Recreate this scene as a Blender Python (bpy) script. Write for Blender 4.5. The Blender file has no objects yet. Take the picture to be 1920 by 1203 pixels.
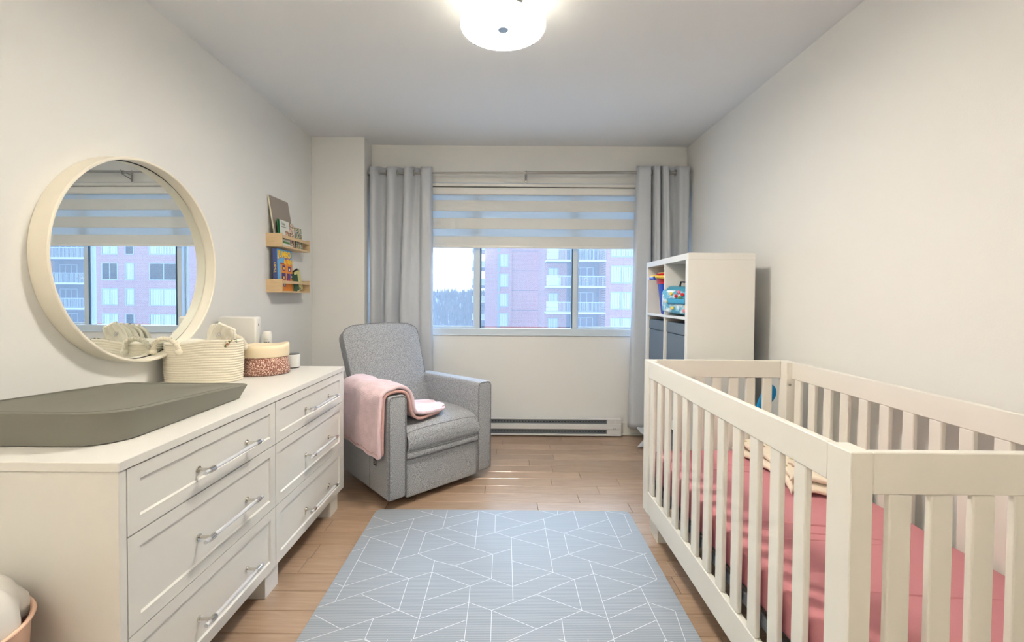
# nursery bedroom, window wall, dresser, glider, cot
EXPO = 1.62; SKY = 0.88; SUN = 6; LAMP = 52; HAZE = 0.1; UP = 128
BRICK_A, BRICK_B, BRICK_M = (168, 118, 120), (154, 108, 112), (180, 158, 162)
import bpy, bmesh, math, random
from mathutils import Vector, Matrix, noise
random.seed(7)
SC = bpy.context.scene
COL = SC.collection
PI = math.pi

# ------------------------------------------------------------------ camera
cam_d = bpy.data.cameras.new('camera'); cam = bpy.data.objects.new('camera', cam_d); COL.objects.link(cam)
F = 827.7
cam_d.sensor_width = 36.0; cam_d.sensor_fit = 'HORIZONTAL'; cam_d.lens = 36.0 * F / 1920
cam_d.shift_x = (960 - 949.56) / 1920; cam_d.shift_y = (573.5 - 601.5) / 1920
cam_d.clip_start = 0.02; cam_d.clip_end = 600
cam.matrix_world = (Matrix.Translation((0, 0, 1.2075)) @ Matrix.Rotation(0.0014, 4, 'Z')
                    @ Matrix.Rotation(PI / 2 - 0.0206, 4, 'X') @ Matrix.Rotation(0.0075, 4, 'Z'))
SC.camera = cam
SC.view_settings.view_transform = 'Standard'; SC.view_settings.look = 'None'
SC.view_settings.gamma = 1; SC.view_settings.use_curve_mapping = False
SC.view_settings.exposure = EXPO

# ------------------------------------------------------------------ world, overcast sky
w = bpy.data.worlds.new('world'); SC.world = w; w.use_nodes = True
nt = w.node_tree; bg = nt.nodes['Background']
tc = nt.nodes.new('ShaderNodeTexCoord'); sp = nt.nodes.new('ShaderNodeSeparateXYZ')
cr = nt.nodes.new('ShaderNodeValToRGB'); cr.color_ramp.elements[0].position = 0.0
cr.color_ramp.elements[0].color = (0.78, 0.88, 1.0, 1); cr.color_ramp.elements[1].position = 0.6
cr.color_ramp.elements[1].color = (0.62, 0.78, 1.0, 1)
nt.links.new(tc.outputs['Generated'], sp.inputs[0]); nt.links.new(sp.outputs['Z'], cr.inputs[0])
nt.links.new(cr.outputs[0], bg.inputs[0]); bg.inputs[1].default_value = SKY
sun_d = bpy.data.lights.new('added_daylight_sun', 'SUN'); sun_d.energy = SUN; sun_d.angle = math.radians(50); sun_d.color = (0.72, 0.86, 1.0)  # broad cool sun added to strengthen daylight from the overcast sky
sun = bpy.data.objects.new('added_daylight_sun', sun_d); COL.objects.link(sun)
sun.rotation_euler = Vector((-0.35, -1.0, -0.42)).to_track_quat('-Z', 'Y').to_euler()

# ------------------------------------------------------------------ helpers
def lin(c):
    return tuple(((x / 255) / 12.92 if x / 255 <= 0.04045 else (((x / 255) + 0.055) / 1.055) ** 2.4) for x in c)

def mat(name, rgb, rough=0.6, metal=0.0, noise_amt=0.0, scale=40.0, bump=0.0, bump_scale=None, coat=0.0, trans=0.0, ior=1.45, sheen=0.0, stretch=None, emit=None, estr=0.0, spec=0.5, obj_var=0.0):
    m = bpy.data.materials.new(name); m.use_nodes = True; t = m.node_tree; n = t.nodes; b = n['Principled BSDF']
    c = lin(rgb) + (1,)
    b.inputs['Base Color'].default_value = c; b.inputs['Roughness'].default_value = rough; b.inputs['Metallic'].default_value = metal
    b.inputs['Coat Weight'].default_value = coat; b.inputs['Transmission Weight'].default_value = trans; b.inputs['IOR'].default_value = ior
    b.inputs['Sheen Weight'].default_value = sheen; b.inputs['Specular IOR Level'].default_value = spec
    if emit: b.inputs['Emission Color'].default_value = lin(emit) + (1,); b.inputs['Emission Strength'].default_value = estr
    if noise_amt or bump or obj_var:
        tcn = n.new('ShaderNodeTexCoord'); mp = n.new('ShaderNodeMapping'); t.links.new(tcn.outputs['Object'], mp.inputs[0])
        if stretch: mp.inputs['Scale'].default_value = stretch
        nz = n.new('ShaderNodeTexNoise'); nz.inputs['Scale'].default_value = scale; nz.inputs['Detail'].default_value = 4
        t.links.new(mp.outputs[0], nz.inputs['Vector'])
        out = None
        if noise_amt:
            mx = n.new('ShaderNodeMix'); mx.data_type = 'RGBA'
            mr = n.new('ShaderNodeMapRange'); mr.inputs[1].default_value = 0.3; mr.inputs[2].default_value = 0.7
            t.links.new(nz.outputs['Fac'], mr.inputs[0]); t.links.new(mr.outputs[0], mx.inputs[0])
            mx.inputs[6].default_value = tuple(x * (1 - noise_amt) for x in c[:3]) + (1,)
            mx.inputs[7].default_value = tuple(min(1, x * (1 + noise_amt)) for x in c[:3]) + (1,)
            out = mx.outputs[2]
        if obj_var:
            oi = n.new('ShaderNodeObjectInfo'); hs = n.new('ShaderNodeHueSaturation')
            mr2 = n.new('ShaderNodeMapRange'); mr2.inputs[3].default_value = 1 - obj_var; mr2.inputs[4].default_value = 1 + obj_var
            t.links.new(oi.outputs['Random'], mr2.inputs[0]); t.links.new(mr2.outputs[0], hs.inputs['Value'])
            if out: t.links.new(out, hs.inputs['Color'])
            else: hs.inputs['Color'].default_value = c
            out = hs.outputs[0]
        if out: t.links.new(out, b.inputs['Base Color'])
        if bump:
            nb = nz
            if bump_scale:
                nb = n.new('ShaderNodeTexNoise'); nb.inputs['Scale'].default_value = bump_scale; nb.inputs['Detail'].default_value = 3
                t.links.new(mp.outputs[0], nb.inputs['Vector'])
            bp = n.new('ShaderNodeBump'); bp.inputs['Strength'].default_value = bump; bp.inputs['Distance'].default_value = 0.004
            t.links.new(nb.outputs['Fac'], bp.inputs['Height']); t.links.new(bp.outputs[0], b.inputs['Normal'])
    return m

def link(name, me, m=None, parent=None, smooth=False):
    o = bpy.data.objects.new(name, me); COL.objects.link(o)
    if m: me.materials.append(m)
    if parent: o.parent = parent
    if smooth:
        for p in me.polygons: p.use_smooth = True
    return o

def obj(name, bm, m=None, parent=None, smooth=False):
    me = bpy.data.meshes.new(name); bm.normal_update(); bm.to_mesh(me); bm.free()
    return link(name, me, m, parent, smooth)

def sharp(o, deg=35):
    for p in o.data.polygons: p.use_smooth = True
    o.data.set_sharp_from_angle(angle=math.radians(deg))
    return o

def empty(name, loc=(0, 0, 0)):
    o = bpy.data.objects.new(name, None); COL.objects.link(o); o.location = loc; o.empty_display_size = 0.05
    return o

def tag(o, label=None, cat=None, group=None, kind=None):
    if label: o['label'] = label
    if cat: o['category'] = cat
    if group: o['group'] = group
    if kind: o['kind'] = kind
    return o

def thing(name, label, cat, loc=(0, 0, 0), group=None):
    return tag(empty(name, loc), label, cat, group)

def B(lo, hi, bev=0.0, seg=2, bm=None):
    """axis-aligned box, optionally bevelled"""
    b2 = bmesh.new()
    bmesh.ops.create_cube(b2, size=1.0)
    for v in b2.verts:
        v.co = Vector(((lo[i] + hi[i]) / 2 + v.co[i] * (hi[i] - lo[i])) for i in range(3))
    if bev > 0: bmesh.ops.bevel(b2, geom=b2.edges[:] + b2.verts[:], offset=bev, segments=seg, profile=0.5, affect='EDGES')
    if bm is None: return b2
    return merge(bm, b2)

def merge(bm, b2):
    me = bpy.data.meshes.new('tmp'); b2.to_mesh(me); b2.free(); bm.from_mesh(me); bpy.data.meshes.remove(me)
    return bm

def tf(bm, M):
    bmesh.ops.transform(bm, matrix=M, verts=bm.verts); return bm

def cyl(p0, p1, r0, r1=None, seg=20, bm=None, cap=True):
    r1 = r0 if r1 is None else r1
    p0, p1 = Vector(p0), Vector(p1); d = p1 - p0
    b2 = bmesh.new()
    bmesh.ops.create_cone(b2, cap_ends=cap, segments=seg, radius1=r0, radius2=r1, depth=d.length)
    q = d.to_track_quat('Z', 'Y').to_matrix().to_4x4()
    tf(b2, Matrix.Translation((p0 + p1) / 2) @ q)
    return b2 if bm is None else merge(bm, b2)

def tube(pts, r, seg=8, closed=False, bm=None):
    b2 = bmesh.new(); P = [Vector(p) for p in pts]; n = len(P); rings = []
    rr = r if hasattr(r, '__len__') else [r] * n
    up = None
    for i in range(n):
        a = P[(i - 1) % n] if (closed or i > 0) else P[i]; c = P[(i + 1) % n] if (closed or i < n - 1) else P[i]
        t = (c - a).normalized()
        if up is None:
            up = t.orthogonal().normalized()
        up = (up - t * up.dot(t)).normalized(); s = t.cross(up)
        rings.append([b2.verts.new(P[i] + (up * math.cos(k * 2 * PI / seg) + s * math.sin(k * 2 * PI / seg)) * rr[i]) for k in range(seg)])
    for i in range(n if closed else n - 1):
        A, Bq = rings[i], rings[(i + 1) % n]
        for k in range(seg):
            b2.faces.new((A[k], A[(k + 1) % seg], Bq[(k + 1) % seg], Bq[k]))
    if not closed:
        b2.faces.new(rings[0][::-1]); b2.faces.new(rings[-1])
    return b2 if bm is None else merge(bm, b2)

def lathe(prof, c=(0, 0), seg=40, sx=1.0, sy=1.0, power=2.0, bm=None, close=False):
    """prof: list of (r, z) from the bottom centre outwards; superellipse cross-section"""
    b2 = bmesh.new(); rings = []
    for r, z in prof:
        ring = []
        for k in range(seg):
            a = 2 * PI * k / seg; ca, sa = math.cos(a), math.sin(a)
            e = 2 / power
            x = math.copysign(abs(ca) ** e, ca); y = math.copysign(abs(sa) ** e, sa)
            ring.append(b2.verts.new((c[0] + x * r * sx, c[1] + y * r * sy, z)))
        rings.append(ring)
    for i in range(len(rings) - 1):
        for k in range(seg):
            b2.faces.new((rings[i][k], rings[i][(k + 1) % seg], rings[i + 1][(k + 1) % seg], rings[i + 1][k]))
    if prof[0][0] > 1e-4: b2.faces.new(rings[0][::-1])
    if close: b2.faces.new(rings[-1])
    bmesh.ops.remove_doubles(b2, verts=b2.verts, dist=1e-5)
    return b2 if bm is None else merge(bm, b2)

def grid(fn, nu, nv, bm=None, wrap_u=False):
    b2 = bmesh.new(); V = [[b2.verts.new(fn(i / (nu - 1) if not wrap_u else i / nu, j / (nv - 1))) for j in range(nv)] for i in range(nu)]
    for i in range(nu if wrap_u else nu - 1):
        for j in range(nv - 1):
            i2 = (i + 1) % nu
            b2.faces.new((V[i][j], V[i2][j], V[i2][j + 1], V[i][j + 1]))
    return b2 if bm is None else merge(bm, b2)

def prism(pts, y0, y1, axis='Y', bev=0):
    """polygon pts (2-D) extruded along axis"""
    b2 = bmesh.new()
    def P(a, c, d):
        return {'Y': (a, d, c), 'X': (d, a, c), 'Z': (a, c, d)}[axis]
    A = [b2.verts.new(P(a, c, y0)) for a, c in pts]; Bv = [b2.verts.new(P(a, c, y1)) for a, c in pts]
    n = len(pts); b2.faces.new(A); b2.faces.new(Bv[::-1])
    for i in range(n): b2.faces.new((A[i], Bv[i], Bv[(i + 1) % n], A[(i + 1) % n]))
    bmesh.ops.recalc_face_normals(b2, faces=b2.faces)
    if bev: bmesh.ops.bevel(b2, geom=b2.edges[:], offset=bev, segments=2, profile=0.5, affect='EDGES')
    return b2

def solid(o, th, off=-1):
    m = o.modifiers.new('thick', 'SOLIDIFY'); m.thickness = th; m.offset = off; return o

def subd(o, n=1):
    m = o.modifiers.new('sub', 'SUBSURF'); m.levels = n; m.render_levels = n; return o

def text(name, s, size, M, m, parent, depth=0.0004, sx=1.0, bold=0.0):
    cu = bpy.data.curves.new('t', 'FONT'); cu.body = s; cu.size = size; cu.extrude = depth; cu.offset = bold; cu.align_x = 'CENTER'; cu.align_y = 'CENTER'
    cu.resolution_u = 3
    to = bpy.data.objects.new('t', cu); COL.objects.link(to)
    dg = bpy.context.evaluated_depsgraph_get(); me = bpy.data.meshes.new_from_object(to.evaluated_get(dg))
    bpy.data.objects.remove(to); bpy.data.curves.remove(cu)
    me.transform(M @ Matrix.Diagonal((sx, 1, 1, 1)))
    return link(name, me, m, parent)

def basis(origin, x, y):
    x = Vector(x).normalized(); y = Vector(y).normalized(); z = x.cross(y)
    M = Matrix((x, y, z)).transposed().to_4x4(); M.translation = Vector(origin); return M

# ------------------------------------------------------------------ materials
M_wall = mat('wall_paint', (233, 233, 230), 0.9, bump=0.08, scale=220)
M_ceil = mat('ceiling_paint', (238, 240, 241), 0.95, bump=0.08, scale=180)
M_trim = mat('trim_paint', (228, 228, 220), 0.55, bump=0.02, scale=60)
M_white = mat('white_lacquer', (228, 227, 222), 0.38, bump=0.02, scale=90)
M_crib = mat('crib_paint', (232, 230, 222), 0.42, bump=0.03, scale=70)
M_dark = mat('dark_gap', (40, 38, 34), 0.8)
M_alu = mat('white_aluminium', (208, 220, 230), 0.45, bump=0.02, scale=50)
M_steel = mat('brushed_steel', (178, 176, 170), 0.28, metal=1.0, bump=0.03, scale=150)
M_chrome = mat('chrome', (215, 212, 205), 0.12, metal=1.0)
M_acryl = mat('clear_acrylic', (244, 248, 255), 0.08, trans=0.55, ior=1.3)
M_frame = mat('mirror_frame_paint', (240, 234, 218), 0.5, bump=0.02, scale=60)
M_mirror = mat('mirror_glass', (238, 242, 242), 0.0, metal=1.0)
M_mat = mat('grey_moulded_foam', (120, 119, 109), 0.5, bump=0.05, scale=400)
M_wood = mat('pale_birch', (216, 188, 146), 0.5, noise_amt=0.08, scale=18, stretch=(1, 8, 8), bump=0.03)
M_heat = mat('heater_enamel', (222, 222, 222), 0.35)
M_heatg = mat('heater_grille', (112, 120, 128), 0.4, metal=0.4)
M_fabw = mat('cream_cotton', (236, 230, 210), 0.9, bump=0.4, scale=300, noise_amt=0.03)
M_rope = mat('cream_cotton_rope', (240, 233, 214), 0.9, bump=0.5, scale=500, noise_amt=0.06)
M_cuff = mat('cream_canvas', (238, 222, 192), 0.9, bump=0.25, scale=500)
M_pinkfur = mat('pink_plush', (232, 204, 209), 0.95, noise_amt=0.07, scale=22, bump=0.9, bump_scale=160, sheen=0.4)
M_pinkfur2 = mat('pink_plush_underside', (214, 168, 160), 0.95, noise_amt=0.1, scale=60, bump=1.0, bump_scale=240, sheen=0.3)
M_sheet = mat('rose_jersey', (203, 136, 143), 0.85, bump=0.25, scale=500, noise_amt=0.03)
M_board = mat('taupe_board', (158, 148, 138), 0.8, bump=0.05, scale=200)
M_page = mat('page_edges', (220, 212, 190), 0.8, noise_amt=0.06, scale=300)
M_green = mat('green_cover', (30, 110, 62), 0.5)
M_black = mat('black_plastic', (26, 26, 28), 0.5)
M_blue = mat('blue_plastic', (28, 66, 178), 0.25)
M_red = mat('red_plastic', (214, 40, 44), 0.35)
M_yellow = mat('yellow_plastic', (240, 206, 92), 0.4)
M_skyblue = mat('sky_blue_plastic', (10, 136, 196), 0.35)
M_teal = mat('teal_plastic', (36, 150, 170), 0.4)
M_greyfab = mat('slate_fabric', (104, 118, 132), 0.9, bump=0.25, scale=500, noise_amt=0.06)
M_peach = mat('peach_plastic', (242, 202, 178), 0.4)
M_bag = mat('white_film', (232, 230, 226), 0.45, bump=0.4, scale=9)
M_tin = mat('white_tin', (226, 226, 222), 0.4)

def fabric_mix(name, a, b, scale, bump=0.3, lo=0.42, hi=0.58, rough=0.95, sheen=0.2, fine=None):
    m = mat(name, a, rough, sheen=sheen); t = m.node_tree; n = t.nodes; bs = n['Principled BSDF']
    tcn = n.new('ShaderNodeTexCoord'); nz = n.new('ShaderNodeTexNoise'); nz.inputs['Scale'].default_value = scale; nz.inputs['Detail'].default_value = 3
    t.links.new(tcn.outputs['Object'], nz.inputs['Vector'])
    mr = n.new('ShaderNodeMapRange'); mr.inputs[1].default_value = lo; mr.inputs[2].default_value = hi; t.links.new(nz.outputs['Fac'], mr.inputs[0])
    mx = n.new('ShaderNodeMix'); mx.data_type = 'RGBA'; t.links.new(mr.outputs[0], mx.inputs[0])
    mx.inputs[6].default_value = lin(a) + (1,); mx.inputs[7].default_value = lin(b) + (1,)
    t.links.new(mx.outputs[2], bs.inputs['Base Color'])
    bp = n.new('ShaderNodeBump'); bp.inputs['Strength'].default_value = bump; bp.inputs['Distance'].default_value = 0.002
    t.links.new(nz.outputs['Fac'], bp.inputs['Height']); t.links.new(bp.outputs[0], bs.inputs['Normal'])
    return m
M_uph = fabric_mix('heathered_grey_tweed', (104, 107, 112), (192, 195, 200), 290, bump=0.5, lo=0.34, hi=0.66)
M_pipe = fabric_mix('grey_piping', (104, 106, 110), (150, 150, 152), 260)
M_floral = fabric_mix('rust_floral_cotton', (140, 88, 74), (236, 212, 196), 210, bump=0.1, lo=0.52, hi=0.57)
M_irid = fabric_mix('iridescent_film', (96, 172, 206), (222, 238, 246), 26, bump=0.1, lo=0.45, hi=0.62, rough=0.12, sheen=0)

def curtain_mat():
    m = mat('grey_curtain_linen', (206, 210, 215), 0.9, bump=0.15, scale=420, noise_amt=0.03)
    t = m.node_tree; n = t.nodes; b = n['Principled BSDF']; tr = n.new('ShaderNodeBsdfTranslucent'); tr.inputs[0].default_value = lin((200, 204, 206)) + (1,)
    mx = n.new('ShaderNodeMixShader'); mx.inputs[0].default_value = 0.12
    t.links.new(b.outputs[0], mx.inputs[1]); t.links.new(tr.outputs[0], mx.inputs[2]); t.links.new(mx.outputs[0], n['Material Output'].inputs[0]); return m
M_curt = curtain_mat()

def sheer_mat(name, rgb, transp, transl):
    m = bpy.data.materials.new(name); m.use_nodes = True; t = m.node_tree; n = t.nodes; n.remove(n['Principled BSDF'])
    d = n.new('ShaderNodeBsdfDiffuse'); d.inputs[0].default_value = lin(rgb) + (1,)
    l = n.new('ShaderNodeBsdfTranslucent'); l.inputs[0].default_value = lin(rgb) + (1,)
    tr = n.new('ShaderNodeBsdfTransparent')
    # woven threads: fine noise breaks up the translucency slightly
    tcn = n.new('ShaderNodeTexCoord'); nz = n.new('ShaderNodeTexNoise'); nz.inputs['Scale'].default_value = 600
    t.links.new(tcn.outputs['Object'], nz.inputs['Vector'])
    bp = n.new('ShaderNodeBump'); bp.inputs['Strength'].default_value = 0.15; bp.inputs['Distance'].default_value = 0.001
    t.links.new(nz.outputs['Fac'], bp.inputs['Height']); t.links.new(bp.outputs[0], d.inputs['Normal'])
    m1 = n.new('ShaderNodeMixShader'); m1.inputs[0].default_value = transl; m2 = n.new('ShaderNodeMixShader'); m2.inputs[0].default_value = transp
    t.links.new(d.outputs[0], m1.inputs[1]); t.links.new(l.outputs[0], m1.inputs[2]); t.links.new(m1.outputs[0], m2.inputs[1]); t.links.new(tr.outputs[0], m2.inputs[2])
    t.links.new(m2.outputs[0], n['Material Output'].inputs[0]); return m
M_blind = sheer_mat('blind_opaque_band', (226, 226, 222), 0.0, 0.12)
M_sheer = sheer_mat('blind_sheer_band', (214, 224, 230), 0.06, 0.45)
M_sheer2 = sheer_mat('blind_rear_cloth', (220, 228, 232), 0.40, 0.6)

def pane_mat():
    m = bpy.data.materials.new('haze_tinted_pane'); m.use_nodes = True; t = m.node_tree; n = t.nodes; n.remove(n['Principled BSDF'])  # pale blue veil puts outdoor haze and glare into the pane colour
    tr = n.new('ShaderNodeBsdfTransparent'); tr.inputs[0].default_value = (0.86, 0.93, 1.0, 1)
    tl = n.new('ShaderNodeBsdfTranslucent'); tl.inputs[0].default_value = (0.72, 0.84, 1.0, 1)
    gl = n.new('ShaderNodeBsdfGlossy'); gl.inputs['Roughness'].default_value = 0.02
    tcn = n.new('ShaderNodeTexCoord'); nz = n.new('ShaderNodeTexNoise'); nz.inputs['Scale'].default_value = 3.0; nz.inputs['Detail'].default_value = 5
    t.links.new(tcn.outputs['Object'], nz.inputs['Vector'])
    mr = n.new('ShaderNodeMapRange'); mr.inputs[3].default_value = HAZE * 0.85; mr.inputs[4].default_value = HAZE * 1.15; t.links.new(nz.outputs['Fac'], mr.inputs[0])
    m1 = n.new('ShaderNodeMixShader'); t.links.new(mr.outputs[0], m1.inputs[0]); t.links.new(tr.outputs[0], m1.inputs[1]); t.links.new(tl.outputs[0], m1.inputs[2])
    m2 = n.new('ShaderNodeMixShader'); m2.inputs[0].default_value = 0.04; t.links.new(m1.outputs[0], m2.inputs[1]); t.links.new(gl.outputs[0], m2.inputs[2])
    t.links.new(m2.outputs[0], n['Material Output'].inputs[0]); return m
M_pane = pane_mat()

def plank_mat():
    m = mat('light_oak_plank', (178, 146, 112), 0.3, spec=0.6, coat=0.35); t = m.node_tree; n = t.nodes; b = n['Principled BSDF']
    tcn = n.new('ShaderNodeTexCoord'); oi = n.new('ShaderNodeObjectInfo'); ad = n.new('ShaderNodeVectorMath'); ad.operation = 'MULTIPLY_ADD'
    cb = n.new('ShaderNodeCombineXYZ'); t.links.new(oi.outputs['Random'], cb.inputs[0]); t.links.new(oi.outputs['Random'], cb.inputs[1])
    ad.inputs[1].default_value = (7, 7, 7); t.links.new(cb.outputs[0], ad.inputs[0]); t.links.new(tcn.outputs['Object'], ad.inputs[2])
    mp = n.new('ShaderNodeMapping'); mp.inputs['Scale'].default_value = (2, 26, 1); t.links.new(ad.outputs[0], mp.inputs[0])
    nz = n.new('ShaderNodeTexNoise'); nz.inputs['Scale'].default_value = 3; nz.inputs['Detail'].default_value = 6; nz.inputs['Distortion'].default_value = 0.6
    t.links.new(mp.outputs[0], nz.inputs['Vector'])
    mx = n.new('ShaderNodeMix'); mx.data_type = 'RGBA'; t.links.new(nz.outputs['Fac'], mx.inputs[0])
    mx.inputs[6].default_value = lin((146, 118, 94)) + (1,); mx.inputs[7].default_value = lin((190, 164, 140)) + (1,)
    hs = n.new('ShaderNodeHueSaturation'); mr = n.new('ShaderNodeMapRange'); mr.inputs[3].default_value = 0.90; mr.inputs[4].default_value = 1.08
    t.links.new(oi.outputs['Random'], mr.inputs[0]); t.links.new(mr.outputs[0], hs.inputs['Value']); t.links.new(mx.outputs[2], hs.inputs['Color'])
    t.links.new(hs.outputs[0], b.inputs['Base Color'])
    bp = n.new('ShaderNodeBump'); bp.inputs['Strength'].default_value = 0.08; bp.inputs['Distance'].default_value = 0.002
    t.links.new(nz.outputs['Fac'], bp.inputs['Height']); t.links.new(bp.outputs[0], b.inputs['Normal']); return m
M_plank = plank_mat()

def rug_mat():
    m = mat('grey_blue_foam_weave', (166, 174, 182), 0.55); t = m.node_tree; n = t.nodes; b = n['Principled BSDF']
    tcn = n.new('ShaderNodeTexCoord'); wv = n.new('ShaderNodeTexWave'); wv.wave_type = 'BANDS'; wv.bands_direction = 'Y'; wv.inputs['Scale'].default_value = 38; wv.inputs['Distortion'].default_value = 0.6
    wv2 = n.new('ShaderNodeTexWave'); wv2.bands_direction = 'X'; wv2.inputs['Scale'].default_value = 60
    t.links.new(tcn.outputs['Object'], wv.inputs['Vector']); t.links.new(tcn.outputs['Object'], wv2.inputs['Vector'])
    ml = n.new('ShaderNodeMath'); ml.operation = 'MULTIPLY'; t.links.new(wv.outputs['Fac'], ml.inputs[0]); t.links.new(wv2.outputs['Fac'], ml.inputs[1])
    mx = n.new('ShaderNodeMix'); mx.data_type = 'RGBA'; t.links.new(wv.outputs['Fac'], mx.inputs[0])
    mx.inputs[6].default_value = lin((136, 143, 150)) + (1,); mx.inputs[7].default_value = lin((160, 167, 175)) + (1,)
    t.links.new(mx.outputs[2], b.inputs['Base Color'])
    bp = n.new('ShaderNodeBump'); bp.inputs['Strength'].default_value = 0.3; bp.inputs['Distance'].default_value = 0.001
    t.links.new(ml.outputs[0], bp.inputs['Height']); t.links.new(bp.outputs[0], b.inputs['Normal']); return m
M_rug = rug_mat()
M_wprint2 = mat('chalk_white', (245, 245, 245), .8)
M_print = mat('white_print', (222, 226, 230), 0.5)

def brick_mat(name, a, b2, mortar, scale):
    m = mat(name, a, 0.9); t = m.node_tree; n = t.nodes; bs = n['Principled BSDF']
    tcn = n.new('ShaderNodeTexCoord'); mp = n.new('ShaderNodeMapping'); mp.inputs['Rotation'].default_value = (PI / 2, 0, 0)
    br = n.new('ShaderNodeTexBrick'); br.inputs['Scale'].default_value = scale; br.inputs['Color1'].default_value = lin(a) + (1,); br.inputs['Color2'].default_value = lin(b2) + (1,)
    br.inputs['Mortar'].default_value = lin(mortar) + (1,); br.inputs['Mortar Size'].default_value = 0.02
    t.links.new(tcn.outputs['Object'], mp.inputs[0]); t.links.new(mp.outputs[0], br.inputs['Vector']); t.links.new(br.outputs[0], bs.inputs['Base Color']); return m
M_brick = brick_mat('red_brick', BRICK_A, BRICK_B, BRICK_M, 2.0)
M_extw = mat('ext_window_frame', (150, 168, 180), 0.6)
M_extg = mat('ext_window_glass', (110, 140, 160), 0.15)
M_extc = mat('ext_window_curtain', (190, 205, 210), 0.8)
M_slab = mat('balcony_concrete', (190, 196, 200), 0.8, noise_amt=0.05, scale=2)
M_rail = mat('balcony_rail', (170, 185, 195), 0.6)
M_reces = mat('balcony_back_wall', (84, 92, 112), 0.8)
M_bark = mat('bare_trees', (88, 92, 100), 0.95, noise_amt=0.3, scale=0.3)
M_land = mat('land', (120, 128, 136), 0.95, noise_amt=0.15, scale=0.05)
# ================================================================== SETTING
WL, WR, YB, YN, HC = -1.631, 1.561, 3.87, -1.25, 2.522
OX0, OX1, OZ0, OZ1 = -1.13, 1.49, 0.875, 2.20           # window opening
def struct(name, bm, m, parent=None, kind=True):
    o = obj(name, bm, m, parent)
    if parent is None: o['kind'] = 'structure'
    return o
TH = 0.14
struct('wall_left', B((WL - TH, YN - TH, -0.1), (WL, YB + TH, HC + .1)), M_wall)
struct('wall_right', B((WR, YN - TH, -0.1), (WR + TH, YB + TH, HC + .1)), M_wall)
struct('ceiling', B((WL, YN - TH, HC), (WR, YB + TH, HC + .12)), M_ceil)
bm = B((WL, YB, -0.1), (OX0, YB + TH, HC)); B((OX1, YB, -0.1), (WR, YB + TH, HC), bm=bm)
B((OX0, YB, -0.1), (OX1, YB + TH, OZ0), bm=bm); B((OX0, YB, OZ1), (OX1, YB + TH, HC), bm=bm)
struct('wall_far', bm, M_wall)
struct('wall_pilaster', B((WL, 3.68, 0), (-1.19, YB, HC), 0.003, 1), M_wall)
# near wall with a door, behind the camera
DX0, DX1 = -0.25, 0.55
bm = B((WL, YN - TH, -0.1), (DX0, YN, HC)); B((DX1, YN - TH, -0.1), (WR, YN, HC), bm=bm); B((DX0, YN - TH, 2.05), (DX1, YN, HC), bm=bm)
struct('wall_near', bm, M_wall)
d1 = empty('door_1', (0, 0, 0)); d1['kind'] = 'structure'
obj('door_panel', B((DX0 + .03, YN - .07, 0.005), (DX1 - .03, YN - .03, 2.02), 0.003, 1), M_trim, d1)
bm = B((DX0 - .06, YN - .08, 0), (DX0 + .028, YN + .012, 2.05)); B((DX1 - .028, YN - .08, 0), (DX1 + .06, YN + .012, 2.05), bm=bm); B((DX0 - .06, YN - .08, 2.022), (DX1 + .06, YN + .012, 2.11), bm=bm)
obj('door_casing', bm, M_trim, d1)
obj('door_handle', tube([(DX1 - .09, YN - .03, 1.0), (DX1 - .09, YN + .03, 1.0), (DX1 - .20, YN + .03, 1.0)], .009), M_steel, d1, True)

# floor: dark subfloor with planks as parts
fl = struct('floor', B((WL, YN - TH, -0.1), (WR, YB + .02, -0.0125)), M_dark)
P0, PW = 2.575, 0.1135
fixed = {9: [.79], 8: [.354], 7: [-.073], 6: [.363], 5: [.171], 4: [.327], 3: [.503], 2: [.299, .737], 1: [.582], 0: [.438], -1: [.185, .718], -7: [-.62], -8: [-1.0]}
k0 = math.floor((YN - P0) / PW); k1 = math.ceil((YB - P0) / PW)
rp = random.Random(3)
for k in range(k0, k1):
    y0 = max(YN, P0 + k * PW); y1 = min(YB, P0 + (k + 1) * PW)
    if y1 - y0 < 0.01: continue
    js = fixed.get(k, [rp.uniform(-.6, .8)])[:]
    x = js[0]
    while x > WL + .45: x -= rp.uniform(.65, 1.15); js.append(x)
    x = max(js)
    while x < WR - .45: x += rp.uniform(.65, 1.15); js.append(x)
    js = sorted([j for j in js if WL + .12 < j < WR - .12]); js = [WL] + js + [WR]
    for a, b in zip(js, js[1:]):
        o = obj('plank', B((-(b - a) / 2 + .0009, -(y1 - y0) / 2 + .0008, -.012), ((b - a) / 2 - .0009, (y1 - y0) / 2 - .0008, 0.0), 0.0012, 1), M_plank, fl)
        o.location = ((a + b) / 2, (y0 + y1) / 2, 0)

# baseboards
def skirting(name, lo, hi):
    struct(name, B(lo, hi, 0.004, 2), M_trim)
skirting('baseboard_far', (-1.19, YB - .014, 0), (WR, YB, .115)); skirting('baseboard_right', (WR - .014, YN, 0), (WR, YB - .014, .115))
skirting('baseboard_left', (WL, YN, 0), (WL + .014, 3.68, .115)); skirting('baseboard_pilaster', (WL + .014, 3.666, 0), (-1.176, 3.68, .115))
struct('trim_1', cyl((-1.19, YB - .018, .010), (WR, YB - .018, .010), .010, seg=10), M_trim)

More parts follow.
